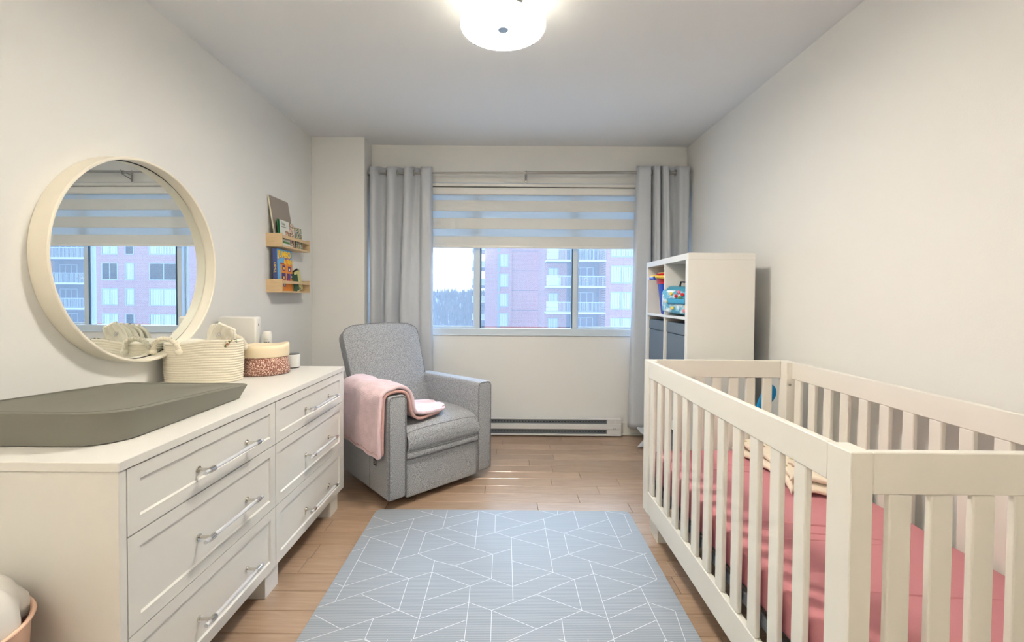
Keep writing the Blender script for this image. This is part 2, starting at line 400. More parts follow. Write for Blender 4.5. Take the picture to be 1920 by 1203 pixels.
# ------------------------------------------------------------------ window
wn = empty('window_1', (0.18, YB + .05, 1.5)); wn['kind'] = 'structure'
def wpart(name, bm, m, par=None):
    o = obj(name, bm, m, par or wn)
    if par is None: o.matrix_parent_inverse = Matrix.Translation((-0.18, -(YB + .05), -1.5))
    return o
def rectframe(x0, x1, z0, z1, y0, y1, wl, wr, wb, wt, bev=0.002):
    bm = B((x0, y0, z0), (x0 + wl, y1, z1), bev, 1); B((x1 - wr, y0, z0), (x1, y1, z1), bev, 1, bm=bm)
    B((x0 + wl, y0, z0), (x1 - wr, y1, z0 + wb), bev, 1, bm=bm); B((x0 + wl, y0, z1 - wt), (x1 - wr, y1, z1), bev, 1, bm=bm); return bm
wpart('window_frame', rectframe(OX0, OX1, OZ0 - .002, OZ1, YB - .006, YB + .09, .03, .03, .058, .03), M_alu)
MU1, MU2 = -0.262, 0.594
for x in (MU1, MU2):
    wpart('mullion', B((x - .021, YB + .005, OZ0 + .055), (x + .021, YB + .08, OZ1 - .03), .002, 1), M_alu)
for i, (a, b, yy) in enumerate(((OX0 + .03, MU1 - .021, YB + .045), (MU1 + .005, MU2 - .004, YB + .018), (MU2 + .021, OX1 - .03, YB + .045))):
    wd = (.016, .016) if i != 1 else (.022, .026)
    s = wpart('window_sash', rectframe(a, b, OZ0 + .057 - (.014 if i == 1 else 0), OZ1 - .03, yy, yy + .022, wd[0], wd[1], .016, .02), M_alu)
    s.matrix_parent_inverse = Matrix.Translation((-0.18, -(YB + .05), -1.5))
    p = obj('pane', B((a + wd[0] - .002, yy + .009, OZ0 + .07), (b - wd[1] + .002, yy + .012, OZ1 - .048)), M_pane, s)
for x in (MU1 + .024, MU2 - .030):
    wpart('mullion_dark_strip', B((x, YB + .006, OZ0 + .06), (x + .011, YB + .016, OZ1 - .05), .001, 1), mat('blue_grey_strip', (70, 104, 128), .6))  # darker blue-grey strip along one side of each mullion
mk = [(.632, 1.352), (.655, 1.372), (.640, 1.350), (.640, 1.384), (.641, 1.352), (.662, 1.366), (.668, 1.350), (.676, 1.348), (.690, 1.378), (.704, 1.386), (.712, 1.372), (.700, 1.352), (.684, 1.346), (.700, 1.350), (.745, 1.343)]
wpart('chalk_mark', tube([(x, YB + .0535, z) for x, z in mk], .0013, 5), M_wprint2)
sl = wpart('window_sill', B((OX0 - .01, YB - .012, OZ0 - .006), (OX1 + .01, YB - .006, OZ0 + .002), .001, 1), M_alu)

# ------------------------------------------------------------------ zebra blind
bl = thing('roller_blind', 'pale striped day-and-night blind pulled half down over the window', 'blind', (0.18, YB - .04, 2.15))
def local(o, root):
    o.matrix_parent_inverse = Matrix.Translation(-Vector(root.location)); return o
bx0, bx1 = OX0 + .01, OX1 - .01
bm = B((bx0, YB - .058, 2.085), (bx1, YB - .008, 2.150), .012, 3); B((bx0, YB - .052, 2.152), (bx1, YB - .008, 2.182), .004, 1, bm=bm)
sharp(local(obj('cassette', bm, M_white, bl), bl))
local(obj('cassette_gap', B((bx0 + .004, YB - .058, 2.1495), (bx1 - .004, YB - .012, 2.1525)), M_dark, bl), bl)
zs = [(2.086, 2.040, 0), (2.040, 1.947, 1), (1.947, 1.886, 0), (1.886, 1.794, 1), (1.794, 1.729, 0), (1.729, 1.650, 1)]
for z1, z0, op in zs:
    local(obj('opaque_band' if op else 'sheer_band', B((bx0 + .01, YB - .034 - (.004 if op else 0), z0), (bx1 - .01, YB - .0325, z1)), M_blind if op else M_sheer, bl), bl)
    # rear layer of the same loop of cloth, half a band out of step
local(obj('rear_cloth', B((bx0 + .01, YB - .0235, 1.66), (bx1 - .01, YB - .0225, 2.10)), M_sheer2, bl), bl)
sharp(local(obj('bottom_rail', B((bx0 + .008, YB - .040, 1.628), (bx1 - .008, YB - .020, 1.652), .006, 3), M_white, bl), bl))

# ------------------------------------------------------------------ curtain rod
YR = 3.77
def rz(x): return 2.2535 + (x + 1.189) * .0132
rod = thing('curtain_rod', 'slim brushed metal curtain rod above the window with end caps', 'curtain rod', (0.15, YR, 2.26))
rod_o = local(sharp(obj('rod_tube', cyl((-1.165, YR, 2.250), (.30, YR, 2.262), .0085, seg=20), M_steel, rod)), rod)
local(sharp(obj('rod_sleeve', cyl((.14, YR, 2.262), (1.52, YR, 2.272), .0115, seg=20), M_steel, rod)), rod)
for x, z in ((-1.176, 2.250), (1.528, 2.272)):
    local(sharp(obj('finial', cyl((x - .013, YR, z), (x + .013, YR, z), .019, seg=20), M_steel, rod)), rod)
bm = cyl((.155, YR - .002, 2.262), (.155, YR + .10, 2.262), .006, seg=10); B((.147, YR - .016, 2.246), (.163, YR + .016, 2.252), 0.001, 1, bm=bm); B((.148, YB - .012, 2.20), (.162, YB, 2.30), .002, 1, bm=bm)
bm = tube([(.155, YR - .016, 2.276), (.155, YR - .017, 2.25), (.155, YR, 2.243), (.155, YB - .01, 2.22)], .004, bm=bm)
local(obj('bracket', bm, M_steel, rod), rod)
for x in (-1.14, 1.49):
    local(obj('bracket', cyl((x, YR, 2.258 + (.012 if x > 0 else -.009)), (x, YB, 2.258 + (.012 if x > 0 else -.009)), .006, seg=10), M_steel, rod), rod)

def catmull(pts, n):
    out = []
    P = [pts[0]] + pts + [pts[-1]]
    for i in range(1, len(P) - 2):
        for k in range(n):
            t = k / n; a, b, c, d = P[i - 1], P[i], P[i + 1], P[i + 2]
            out.append(tuple(0.5 * ((2 * b[j]) + (-a[j] + c[j]) * t + (2 * a[j] - 5 * b[j] + 4 * c[j] - d[j]) * t * t + (-a[j] + 3 * b[j] - 3 * c[j] + d[j]) * t ** 3) for j in range(2)))
    out.append(tuple(pts[-1])); return out

def curtain(name, label, top, bot, ztop, zbot, rings):
    """top/bot: outline of the folds seen from above, (x, y) lists of equal length"""
    T = catmull(top, 10); Bt = catmull(bot, 10); n = len(T); NZ = 40
    def fn(u, v):
        i = min(n - 1, int(round(u * (n - 1)))); z = ztop - (ztop - zbot) * v
        k = v ** 0.9
        x = T[i][0] * (1 - k) + Bt[i][0] * k; y = T[i][1] * (1 - k) + Bt[i][1] * k
        x += .008 * noise.noise(Vector((u * 6, v * 3, 0.3))) * v; y += .012 * noise.noise(Vector((u * 5, v * 2.5, 4.3))) * v
        if v < 0.02: z += .012 * math.cos((T[i][1] - YR) / .045 * 1.4)
        return (x, y, z)
    root = thing(name, label, 'curtain', (sum(p[0] for p in top) / len(top), YR, 0))
    o = local(obj('curtain_panel', grid(fn, n, NZ), M_curt, root, True), root); solid(o, .003, 0)
    for x, z in rings:
        bm = bmesh.new(); tube([(x, YR + .023 * math.cos(a * PI / 8), z + .023 * math.sin(a * PI / 8)) for a in range(16)], .0045, 8, True, bm=bm)
        local(obj('eyelet', bm, M_steel, root, True), root)
    return root
f, r = YR - .060, YR + .021
topL = [(-1.17, r), (-1.155, f + .01), (-1.115, f), (-1.085, YR), (-1.06, r), (-1.03, r - .01), (-1.008, f + .005), (-.965, f), (-.932, YR), (-.91, r), (-.88, r), (-.862, f + .005), (-.82, f), (-.792, YR + .01), (-.775, r), (-.745, r), (-.722, f + .005), (-.672, f), (-.652, f + .02), (-.645, r - .01)]
botL = [(-1.17, r), (-1.16, f + .01), (-1.12, f), (-1.09, YR), (-1.085, r), (-1.06, r - .02), (-1.04, f + .005), (-.99, f), (-.965, YR), (-.955, r), (-.945, r), (-.93, f + .01), (-.90, f - .005), (-.86, f - .012), (-.81, f - .01), (-.76, f - .004), (-.71, f), (-.655, f), (-.632, f + .02), (-.625, r - .01)]
curtain('curtain', 'grey eyelet curtain bunched left of the window behind the armchair', topL, botL, 2.292, .012, [(-1.092, 2.2505), (-1.03, 2.251), (-.938, 2.252), (-.875, 2.2525), (-.798, 2.253), (-.735, 2.2535)])
topR = [(1.092, r - .01), (1.096, f + .02), (1.115, f), (1.175, f), (1.198, f + .015), (1.21, YR + .01), (1.215, r), (1.222, r), (1.228, f + .005), (1.245, f), (1.27, f), (1.282, YR + .01), (1.285, r), (1.292, r), (1.30, f + .005), (1.318, f - .003), (1.342, f), (1.362, YR), (1.375, r), (1.41, r), (1.425, YR), (1.44, f + .005), (1.48, f), (1.52, f + .01), (1.528, r - .01)]
botR = [(1.045, r - .01), (1.05, f + .02), (1.075, f), (1.16, f - .005), (1.215, f + .0), (1.235, YR + .01), (1.238, r), (1.242, r), (1.25, f + .005), (1.27, f), (1.295, f), (1.305, YR + .01), (1.31, r), (1.315, r), (1.36, f + .005), (1.39, f - .003), (1.41, f), (1.43, YR), (1.435, r), (1.445, r), (1.455, YR), (1.46, f + .005), (1.49, f), (1.52, f + .01), (1.528, r - .01)]
cR = curtain('curtain', 'grey eyelet curtain right of the window, hem folded on the floor behind the cube shelf', topR, botR, 2.312, .10, [(1.206, 2.270), (1.225, 2.27), (1.366, 2.271), (1.42, 2.2715)])
# the hem that lies folded on the floor
def hem(u, v):
    px = [(1.10, 3.70, .115), (1.12, 3.66, .075), (1.155, 3.60, .055), (1.06, 3.53, .004), (1.10, 3.47, .028), (1.16, 3.42, .004)]
    i = min(int(v * 5), 4); t = v * 5 - i; a, b = Vector(px[i]), Vector(px[i + 1]); p = a.lerp(b, t)
    return (p.x + u * .40 + .01 * math.sin(u * 19), p.y + u * .10 + .015 * math.sin(u * 23 + v * 4), p.z + .012 * abs(math.sin(u * 17 + v * 5)))
h = obj('curtain_hem', grid(hem, 20, 26), M_curt, cR, True); local(h, cR); solid(h, .003, 0)

# ------------------------------------------------------------------ baseboard heater
ht = thing('baseboard_heater', 'long low white electric baseboard heater under the window', 'heater', (0.2, 3.82, .01))
hx0, hx1, hy0, hy1 = -.75, .998, 3.800, YB - .015
bm = B((hx0, hy0 + .02, .008), (hx1, hy1, .155), .003, 1); sharp(local(obj('back_housing', bm, M_heat, ht), ht))
local(obj('front_cover', B((hx0, hy0, .066), (hx1, hy0 + .022, .112), .003, 2), M_heat, ht), ht)
local(obj('top_lip', B((hx0, hy0 + .004, .149), (hx1, hy0 + .03, .157), .002, 1), M_heat, ht), ht)
local(obj('bottom_lip', B((hx0, hy0, .010), (hx1, hy0 + .03, .024), .002, 1), M_heat, ht), ht)
for z0, z1 in ((.114, .148), (.026, .062)):
    g = local(obj('grille', B((hx0 + .03, hy0 + .014, z0), (hx1 - .125, hy0 + .0195, z1)), M_heatg, ht), ht)
    bm = bmesh.new()
    for i in range(62): B((hx0 + .05 + i * .0262, hy0 + .0125, (z0 + z1) / 2 - .003), (hx0 + .0615 + i * .0262, hy0 + .0145, (z0 + z1) / 2 + .003), bm=bm)
    o = obj('slot', bm, M_dark, g); o['kind'] = 'stuff'
for z0, z1 in ((.112, .149), (.024, .066)):
    local(obj('end_cover', B((hx1 - .125, hy0 + .004, z0), (hx1, hy0 + .022, z1), .001, 1), M_heat, ht), ht)
local(obj('dial', cyl((hx1 - .055, hy0 - .002, .131), (hx1 - .055, hy0 + .006, .131), .012), M_trim, ht), ht)
bm = bmesh.new()
for i in range(5): B((hx1 - .075 + i * .006, hy0 - .0004, .071), (hx1 - .0705 + i * .006, hy0 + .001, .075), bm=bm)
local(obj('maker_mark', bm, M_heatg, ht), ht)

# ------------------------------------------------------------------ ceiling lamp
M_diff = mat('lit_frosted_glass', (255, 250, 236), 0.4, emit=(255, 247, 234), estr=LAMP, noise_amt=0.02, scale=3)
M_shade = mat('lit_fabric_shade', (255, 248, 230), 0.6, emit=(255, 246, 230), estr=LAMP * .03, noise_amt=0.03, scale=200)
M_gl = sheer_mat('clear_glass_rim', (250, 250, 246), 0.72, 0.5)
def drum_lamp(label, LX, LY, LZ, LR):
    lp = thing('ceiling_lamp', label, 'lamp', (LX, LY, HC))
    def lp_(o): return local(o, lp)
    lp_(obj('diffuser', lathe([(0, LZ + .004), (LR * .92, LZ + .004), (LR * .95, LZ + .010), (LR * .95, LZ + .016), (0, LZ + .016)], (LX, LY), 64), M_diff, lp, True))
    lp_(obj('inner_shade', lathe([(LR * .955, LZ + .008), (LR * .955, HC - .012)], (LX, LY), 64), M_shade, lp, True))
    lp_(obj('glass_drum', lathe([(LR, LZ - .008), (LR, HC - .006), (LR * 1.015, HC - .006), (LR * 1.015, LZ - .008), (LR, LZ - .008)], (LX, LY), 64), M_gl, lp, True))
    lp_(obj('ceiling_plate', lathe([(0, HC - .012), (LR * .9, HC - .012), (LR * .9, HC - .0005), (0, HC - .0005)], (LX, LY), 48), M_steel, lp, True))
    lp_(sharp(obj('finial', lathe([(0, LZ - .020), (.023, LZ - .020), (.023, LZ + .003), (0, LZ + .003)], (LX, LY), 32), M_steel, lp)))
    for a in (2.35, .78, -1.2):
        c, s = math.cos(a) * LR * 1.02, math.sin(a) * LR * 1.02
        o = lp_(obj('clip', tf(B((-.004, -.013, -.010), (.004, .013, .006), .001, 1), Matrix.Translation((LX + c, LY + s, LZ)) @ Matrix.Rotation(a, 4, 'Z')), M_steel, lp))
drum_lamp('round frosted glass flush ceiling lamp, switched on, over the middle of the room', -.026, 1.934, 2.38, .180)
# unseen uplight added behind the viewer to even out the room light
M_bulb = mat('fill_bowl_bulb', (255, 250, 236), 0.4, emit=(255, 240, 220), estr=UP, noise_amt=0.02, scale=3)
tl_ = thing('added_fill_lamp', 'added steel uplight with an upturned bowl, unseen behind the viewer, filling the room with light', 'lamp', (-.85, -.80, 0))
sharp(obj('base', lathe([(0, 0), (.14, 0), (.14, .018), (.02, .026), (0, .026)], (0, 0), 40), M_steel, tl_), 40)
obj('pole', cyl((0, 0, .02), (0, 0, 1.66), .011), M_steel, tl_, True)
o = obj('bowl', lathe([(0, 1.65), (.06, 1.66), (.13, 1.71), (.18, 1.79), (.176, 1.79), (.125, 1.715), (.05, 1.668), (0, 1.662)], (0, 0), 48), M_steel, tl_, True)
obj('bulb', lathe([(0, 1.70), (.10, 1.70), (.12, 1.73), (.10, 1.75), (0, 1.755)], (0, 0), 32), M_bulb, tl_, True)
# ================================================================== RUG
RUG = """-0.720,2.370 -0.588,2.297;-0.721,2.233 -0.401,2.399;-0.488,2.441 -0.401,2.399;-0.408,2.443 -0.406,2.399;-0.401,2.399 -0.322,2.356 -0.148,2.444;-0.324,2.444 -0.324,2.257;-0.492,2.353 -0.493,1.888;-0.713,2.178 -0.668,2.162 -0.491,2.255;-0.668,2.162 -0.490,2.074;-0.491,2.255 -0.403,2.215 -0.232,2.121 -0.058,2.028;-0.403,2.215 -0.311,2.258 -0.146,2.354;-0.403,2.215 -0.404,2.027;-0.668,2.162 -0.665,1.793;-0.717,2.042 -0.667,2.072;-0.669,1.973 -0.493,1.888 -0.408,1.846;-0.148,2.444 -0.145,2.076;-0.311,2.258 -0.146,2.174 -0.054,2.215;-0.148,2.444 -0.056,2.400 0.053,2.450;-0.056,2.400 -0.053,2.220;-0.056,2.400 0.117,2.308;-0.053,2.220 0.117,2.308 0.286,2.405 0.382,2.456;-0.053,2.220 0.030,2.172 0.204,2.085;0.030,2.172 0.208,2.261;0.206,2.357 0.209,1.895;0.187,2.453 0.286,2.405;0.292,2.454 0.286,2.405;0.208,2.261 0.297,2.216 0.386,2.264 0.561,2.363;0.382,2.456 0.381,2.269;0.386,2.264 0.567,2.180 0.644,2.222;0.557,2.459 0.560,2.086;0.557,2.459 0.668,2.414;0.654,2.406 0.645,2.226;-0.404,2.027 -0.232,2.121;-0.491,1.981 -0.404,2.027 -0.320,1.974 -0.225,1.938 -0.059,1.849;-0.225,1.938 -0.058,2.028 0.031,2.074;-0.058,2.028 -0.057,1.849;0.030,2.172 0.032,1.712;0.030,1.979 0.209,1.895 0.294,1.850;0.297,2.216 0.296,2.033;0.297,2.216 0.467,2.119 0.648,2.038;0.211,1.989 0.296,2.033 0.467,2.119;0.296,2.033 0.383,1.982 0.647,1.855;0.383,1.982 0.384,1.524;0.474,1.941 0.664,2.048;0.648,2.038 0.647,1.855;-0.665,1.793 -0.493,1.888;-0.713,1.814 -0.665,1.793;-0.665,1.793 -0.664,1.702;-0.408,1.846 -0.317,1.891 -0.144,1.801;-0.317,1.891 -0.320,1.974;-0.317,1.891 -0.318,1.516;-0.408,1.846 -0.404,1.656;-0.714,1.672 -0.408,1.846;-0.574,1.744 -0.404,1.656 -0.317,1.613;-0.587,1.559 -0.404,1.656;-0.710,1.627 -0.587,1.559;-0.317,1.710 -0.144,1.801 -0.059,1.849 0.031,1.800;-0.144,1.801 -0.141,1.703 -0.140,1.505;-0.317,1.613 -0.141,1.703 -0.050,1.660;0.031,1.800 0.209,1.895;-0.050,1.660 0.127,1.753 0.294,1.850 0.384,1.889;0.384,1.889 0.561,1.804 0.647,1.855;0.294,1.850 0.295,1.664;0.127,1.753 0.295,1.664 0.387,1.622;0.386,1.716 0.561,1.804;0.561,1.804 0.566,1.513;0.387,1.622 0.565,1.711 0.651,1.666;-0.050,1.660 -0.048,1.506;-0.050,1.660 0.116,1.568;0.007,1.507 0.116,1.568 0.295,1.664;-0.705,1.496 -0.587,1.559;-0.487,1.611 -0.487,1.514 -0.464,1.502;-0.487,1.514 -0.554,1.501;-0.318,1.516 -0.142,1.609;0.212,1.619 0.210,1.509;0.384,1.524 0.566,1.618;0.651,1.666 0.631,1.514"""
rg = thing('play_mat', 'grey-blue foam play mat printed with white geometric lines on the floor', 'rug', (-.02, 1.45, 0))
def rrect(x0, x1, y0, y1, r, n=8):
    pts = []
    for cx, cy, a0 in ((x1 - r, y1 - r, 0), (x0 + r, y1 - r, PI / 2), (x0 + r, y0 + r, PI), (x1 - r, y0 + r, 1.5 * PI)):
        for k in range(n + 1):
            a = a0 + PI / 2 * k / n; pts.append((cx + r * math.cos(a), cy + r * math.sin(a)))
    return pts
RX0, RX1, RY0, RY1 = -.722, .690, .45, 2.455
local(obj('foam_mat', prism(rrect(RX0, RX1, RY0, RY1, .035), 0.0005, .012, 'Z', .002), M_rug, rg), rg)
bm = bmesh.new()
def strip(bm, a, b, wd, z):
    a, b = Vector((a[0], a[1], z)), Vector((b[0], b[1], z)); d = (b - a)
    if d.length < 1e-4: return
    s = Vector((-d.y, d.x, 0)).normalized() * wd / 2
    v = [bm.verts.new(p) for p in (a - s, b - s, b + s, a + s)]; f = bm.faces.new(v)
    if f.normal.z < 0 or (v[1].co - v[0].co).cross(v[2].co - v[1].co).z < 0: f.normal_flip()
def clampx(p): return (min(RX1 - .004, max(RX0 + .004, p[0])), min(RY1 - .003, p[1]))
for l in RUG.split(';'):
    P = [clampx(tuple(map(float, q.split(',')))) for q in l.split()]
    for a, b in zip(P, P[1:]):
        strip(bm, a, b, .0019, .0123)
        if min(a[1], b[1]) > 1.56: strip(bm, (a[0], a[1] - .93), (b[0], b[1] - .93), .0019, .0123)   # the print repeats towards the door
local(obj('printed_lines', bm, M_print, rg), rg)

# ================================================================== DRESSER
DXF, DXB, DY0, DY1, DH = -.940, -1.612, 1.061, 2.537, .800
dr = thing('dresser', 'wide white six-drawer dresser with clear bar handles along the left wall', 'dresser', (-1.27, 1.8, 0))
def D_(o): return local(o, dr)
D_(obj('top_panel', B((DXB, DY0 - .004, .776), (DXF + .004, DY1 + .004, DH), .0015, 1), M_white, dr))
for y0 in (DY0, DY1 - .022): D_(obj('side_panel', B((DXB, y0, .098), (DXF, y0 + .022, .7755), .001, 1), M_white, dr))
D_(obj('back_panel', B((DXB, DY0 + .0222, .10), (DXB + .008, DY1 - .0222, .775)), M_white, dr))
D_(obj('bottom_panel', B((DXB + .009, DY0 + .0222, .098), (DXF - .022, DY1 - .0222, .104)), M_white, dr))
D_(obj('divider', B((DXB + .009, 1.779, .1045), (DXF - .022, 1.795, .7755)), M_dark, dr))
D_(obj('inner_face', B((DXF - .0215, DY0 + .0222, .1045), (DXF - .0205, DY1 - .0222, .7752)), M_dark, dr))
rows = ((.6025, .7725), (.3465, .5985), (.101, .3430)); cols = ((1.0855, 1.7855), (1.7895, 2.513))
for r_i, (z0, z1) in enumerate(rows):
    for c_i, (y0, y1) in enumerate(cols):
        b = .037; x1 = DXF; xr = DXF - .006
        bm = B((DXF - .020, y0, z0), (xr, y1, z1))
        for lo, hi in (((xr, y0, z0), (x1, y1, z0 + b)), ((xr, y0, z1 - b), (x1, y1, z1)), ((xr, y0, z0 + b), (x1, y0 + b, z1 - b)), ((xr, y1 - b, z0 + b), (x1, y1, z1 - b))): B(lo, hi, bm=bm)
        # chamfer strips into the recess
        for (a1, a2, a3) in (((y0 + b, z0 + b), (y1 - b, z0 + b), (0, 1)), ((y0 + b, z1 - b), (y1 - b, z1 - b), (0, -1)), ((y0 + b, z0 + b), (y0 + b, z1 - b), (1, 0)), ((y1 - b, z0 + b), (y1 - b, z1 - b), (-1, 0))):
            c = .004
            vs = [bm.verts.new(p) for p in ((x1, a1[0], a1[1]), (x1, a2[0], a2[1]), (xr + .0002, a2[0] + a3[0] * c, a2[1] + a3[1] * c), (xr + .0002, a1[0] + a3[0] * c, a1[1] + a3[1] * c))]
            bm.faces.new(vs)
        bmesh.ops.recalc_face_normals(bm, faces=bm.faces)
        d = D_(obj('drawer', bm, M_white, dr))
        yc = (1.470 if c_i == 0 else 2.198); zc = ((.671, .461, .205), (.6745, .4560, .1975))[c_i][r_i]; hs = .125 if c_i == 0 else .132
        xh = DXF + .036
        hd = obj('handle', cyl((xh, yc - hs - .030, zc), (xh, yc + hs + .030, zc), .0065, seg=16), M_acryl, d)
        for sgn in (-1, 1):
            yp = yc + sgn * hs
            bm = cyl((xr, yp, zc), (xr + .004, yp, zc), .010, seg=16); cyl((xr, yp, zc), (xh, yp, zc), .0048, seg=12, bm=bm)
            cyl((xh, yp - .012, zc), (xh, yp + .012, zc), .0092, seg=16, bm=bm)
            sharp(obj('handle_post', bm, M_chrome, d))
for y0, y1 in ((1.075, 1.172), (1.728, 1.826), (2.377, 2.474)):
    D_(obj('foot', B((-1.035, y0, 0), (DXF - .012, y1, .0975), .001, 1), M_white, dr))
for y0, y1 in ((1.075, 1.172), (2.377, 2.474)):
    D_(obj('foot', B((DXB + .01, y0, 0), (DXB + .09, y1, .0975), .001, 1), M_white, dr))

# ================================================================== CHANGING MAT (tapered foam tray)
cm = thing('changing_mat', 'grey moulded foam changing mat lying on the near half of the dresser', 'changing mat', (-1.27, 1.45, DH))
def rr_ring(x0, x1, y0, y1, r, n=9):
    pts = []
    for rr, sx, sy, a0 in ((min(r, .022), 1, 1, 0), (min(r, .05), -1, 1, PI / 2), (r, -1, -1, PI), (r, 1, -1, 1.5 * PI)):
        cx = (x1 - rr) if sx > 0 else (x0 + rr); cy = (y1 - rr) if sy > 0 else (y0 + rr)
        for k in range(n + 1):
            a = a0 + PI / 2 * k / n; pts.append((cx + rr * math.cos(a), cy + rr * math.sin(a)))
    return pts
def rim_z(y):
    t = min(1, max(0, (y - 1.15) / .60)); return DH + .092 - .040 * t
layers = []
def layer(x0, x1, y0, y1, r, zf): layers.append([(p[0], p[1], zf(p[0], p[1])) for p in rr_ring(x0, x1, y0, y1, r)])
X0, X1, Y0, Y1 = -1.545, -1.050, 1.160, 1.748
layer(X0 + .02, X1 - .02, Y0 + .02, Y1 - .02, .09, lambda x, y: DH + .0005)
layer(X0, X1, Y0, Y1, .10, lambda x, y: DH + .003)
layer(X0, X1, Y0, Y1, .10, lambda x, y: DH + .006)
layer(X0 - .010, X1 + .016, Y0 - .006, Y1 + .020, .10, lambda x, y: rim_z(y) - .005)
layer(X0 - .010, X1 + .016, Y0 - .006, Y1 + .020, .10, lambda x, y: rim_z(y) - .002)
layer(X0 - .006, X1 + .012, Y0 - .002, Y1 + .016, .098, lambda x, y: rim_z(y) + .0015)
layer(X0 + .004, X1 - .002, Y0 + .008, Y1 + .004, .095, lambda x, y: rim_z(y))
def inner(x, y):
    u = abs((x + 1.297) / .22); return DH + .026 + .012 * u * u + .022 * max(0, (y - 1.45) / .3)
for k, s in enumerate((.05, .09, .14, .19)):
    t = (k + 1) / 4
    layer(X0 + s, X1 - s, Y0 + s * .9, Y1 - s * .35, max(.02, .09 - s * .4), lambda x, y, t=t: (rim_z(y)) * (1 - t) ** 1.6 + inner(x, y) * (1 - (1 - t) ** 1.6))
bm = bmesh.new(); R_ = [[bm.verts.new(p) for p in L] for L in layers]
for A, C in zip(R_, R_[1:]):
    for k in range(len(A)): bm.faces.new((A[k], A[(k + 1) % len(A)], C[(k + 1) % len(A)], C[k]))
bm.faces.new(R_[0][::-1]); bm.faces.new(R_[-1])
bmesh.ops.recalc_face_normals(bm, faces=bm.faces)
D = obj('foam_body', bm, M_mat, cm, True); sharp(D, 40); local(D, cm)
bm = tube([(p[0], p[1], p[2] + .0005) for p in layers[6]], .0022, 6, True)
local(obj('edge_welt', bm, M_mat, cm, True), cm)

# ================================================================== MIRROR
MY, MZ, MR = 1.934, 1.350, .436
mi = thing('wall_mirror', 'large round mirror in a deep cream hoop frame on the left wall', 'mirror', (WL, MY, MZ))
def ringx(prof, seg=96):
    """profile (r, x) revolved about the X axis through the mirror centre"""
    bm = bmesh.new(); R2 = []
    for r, x in prof: R2.append([bm.verts.new((WL + x, MY + r * math.cos(2 * PI * k / seg), MZ + r * math.sin(2 * PI * k / seg))) for k in range(seg)])
    for A, C in zip(R2, R2[1:]):
        for k in range(seg): bm.faces.new((A[k], A[(k + 1) % seg], C[(k + 1) % seg], C[k]))
    return bm
bm = ringx([(MR, .001), (MR, .068), (MR - .003, .071), (MR - .009, .071), (MR - .012, .068), (MR - .012, .001), (MR, .001)])
bmesh.ops.recalc_face_normals(bm, faces=bm.faces); o = obj('hoop', bm, M_frame, mi); sharp(o); local(o, mi)
bm = ringx([(MR - .0118, .010), (MR - .0118, .0165), (MR - .0150, .0165), (MR - .0150, .010)]); o = obj('shadow_gap', bm, M_dark, mi); local(o, mi)
bm = bmesh.new(); c = bmesh.ops.create_cone(bm, cap_ends=True, segments=96, radius1=MR - .0145, radius2=MR - .0145, depth=.003)
tf(bm, Matrix.Translation((WL + .012, MY, MZ)) @ Matrix.Rotation(-math.radians(.93), 4, 'Z') @ Matrix.Rotation(PI / 2, 4, 'Y'))
o = obj('mirror_glass', bm, M_mirror, mi); local(o, mi)

# ================================================================== WALL SHELVES
def ledge(z, label):
    y0, y1, dp, h, t = 2.985, 3.412, .108, .092, .012
    s = thing('wall_shelf', label, 'shelf', (WL, (y0 + y1) / 2, z)); A = lambda o: local(o, s)
    A(obj('shelf_board', B((WL + .001, y0, z), (WL + dp, y1, z + t), .0008, 1), M_wood, s))
    for ya in (y0, y1 - t): A(obj('side_panel', B((WL + .001, ya, z + t), (WL + dp, ya + t, z + h), .0008, 1), M_wood, s))
    A(obj('front_rail', B((WL + dp - .010, y0 + t, z + h - .030), (WL + dp, y1 - t, z + h - .010), .0008, 1), M_wood, s))
    A(obj('back_rail', B((WL + .001, y0 + t, z + h - .030), (WL + .010, y1 - t, z + h - .002), .0008, 1), M_wood, s))
    return s
ledge(1.536, 'upper pale wood wall shelf holding a grey board and thin books')
ledge(1.226, 'lower pale wood wall shelf holding the blue puzzle book')
def cover_mat(name, base, blobs, scale, amt=0.5, seed=0.0):
    """flat printed cover: random patches of a few print colours"""
    m = mat(name, base, 0.35); t = m.node_tree; n = t.nodes; bs = n['Principled BSDF']
    tcn = n.new('ShaderNodeTexCoord'); mp = n.new('ShaderNodeMapping'); mp.inputs['Location'].default_value = (seed, seed * 2, seed); t.links.new(tcn.outputs['Object'], mp.inputs[0])
    vo = n.new('ShaderNodeTexVoronoi'); vo.inputs['Scale'].default_value = scale; t.links.new(mp.outputs[0], vo.inputs['Vector'])
    sr = n.new('ShaderNodeSeparateColor'); t.links.new(vo.outputs['Color'], sr.inputs[0])
    cr = n.new('ShaderNodeValToRGB'); cr.color_ramp.interpolation = 'CONSTANT'; e = cr.color_ramp.elements
    e[0].color = lin(base) + (1,); e[0].position = 0
    e[1].position = amt; e[1].color = lin(blobs[0]) + (1,)
    for k, c in enumerate(blobs[1:]):
        x = e.new(amt + (1 - amt) * (k + 1) / len(blobs)); x.color = lin(c) + (1,)
    t.links.new(sr.outputs[0], cr.inputs[0]); t.links.new(cr.outputs[0], bs.inputs['Base Color']); return m
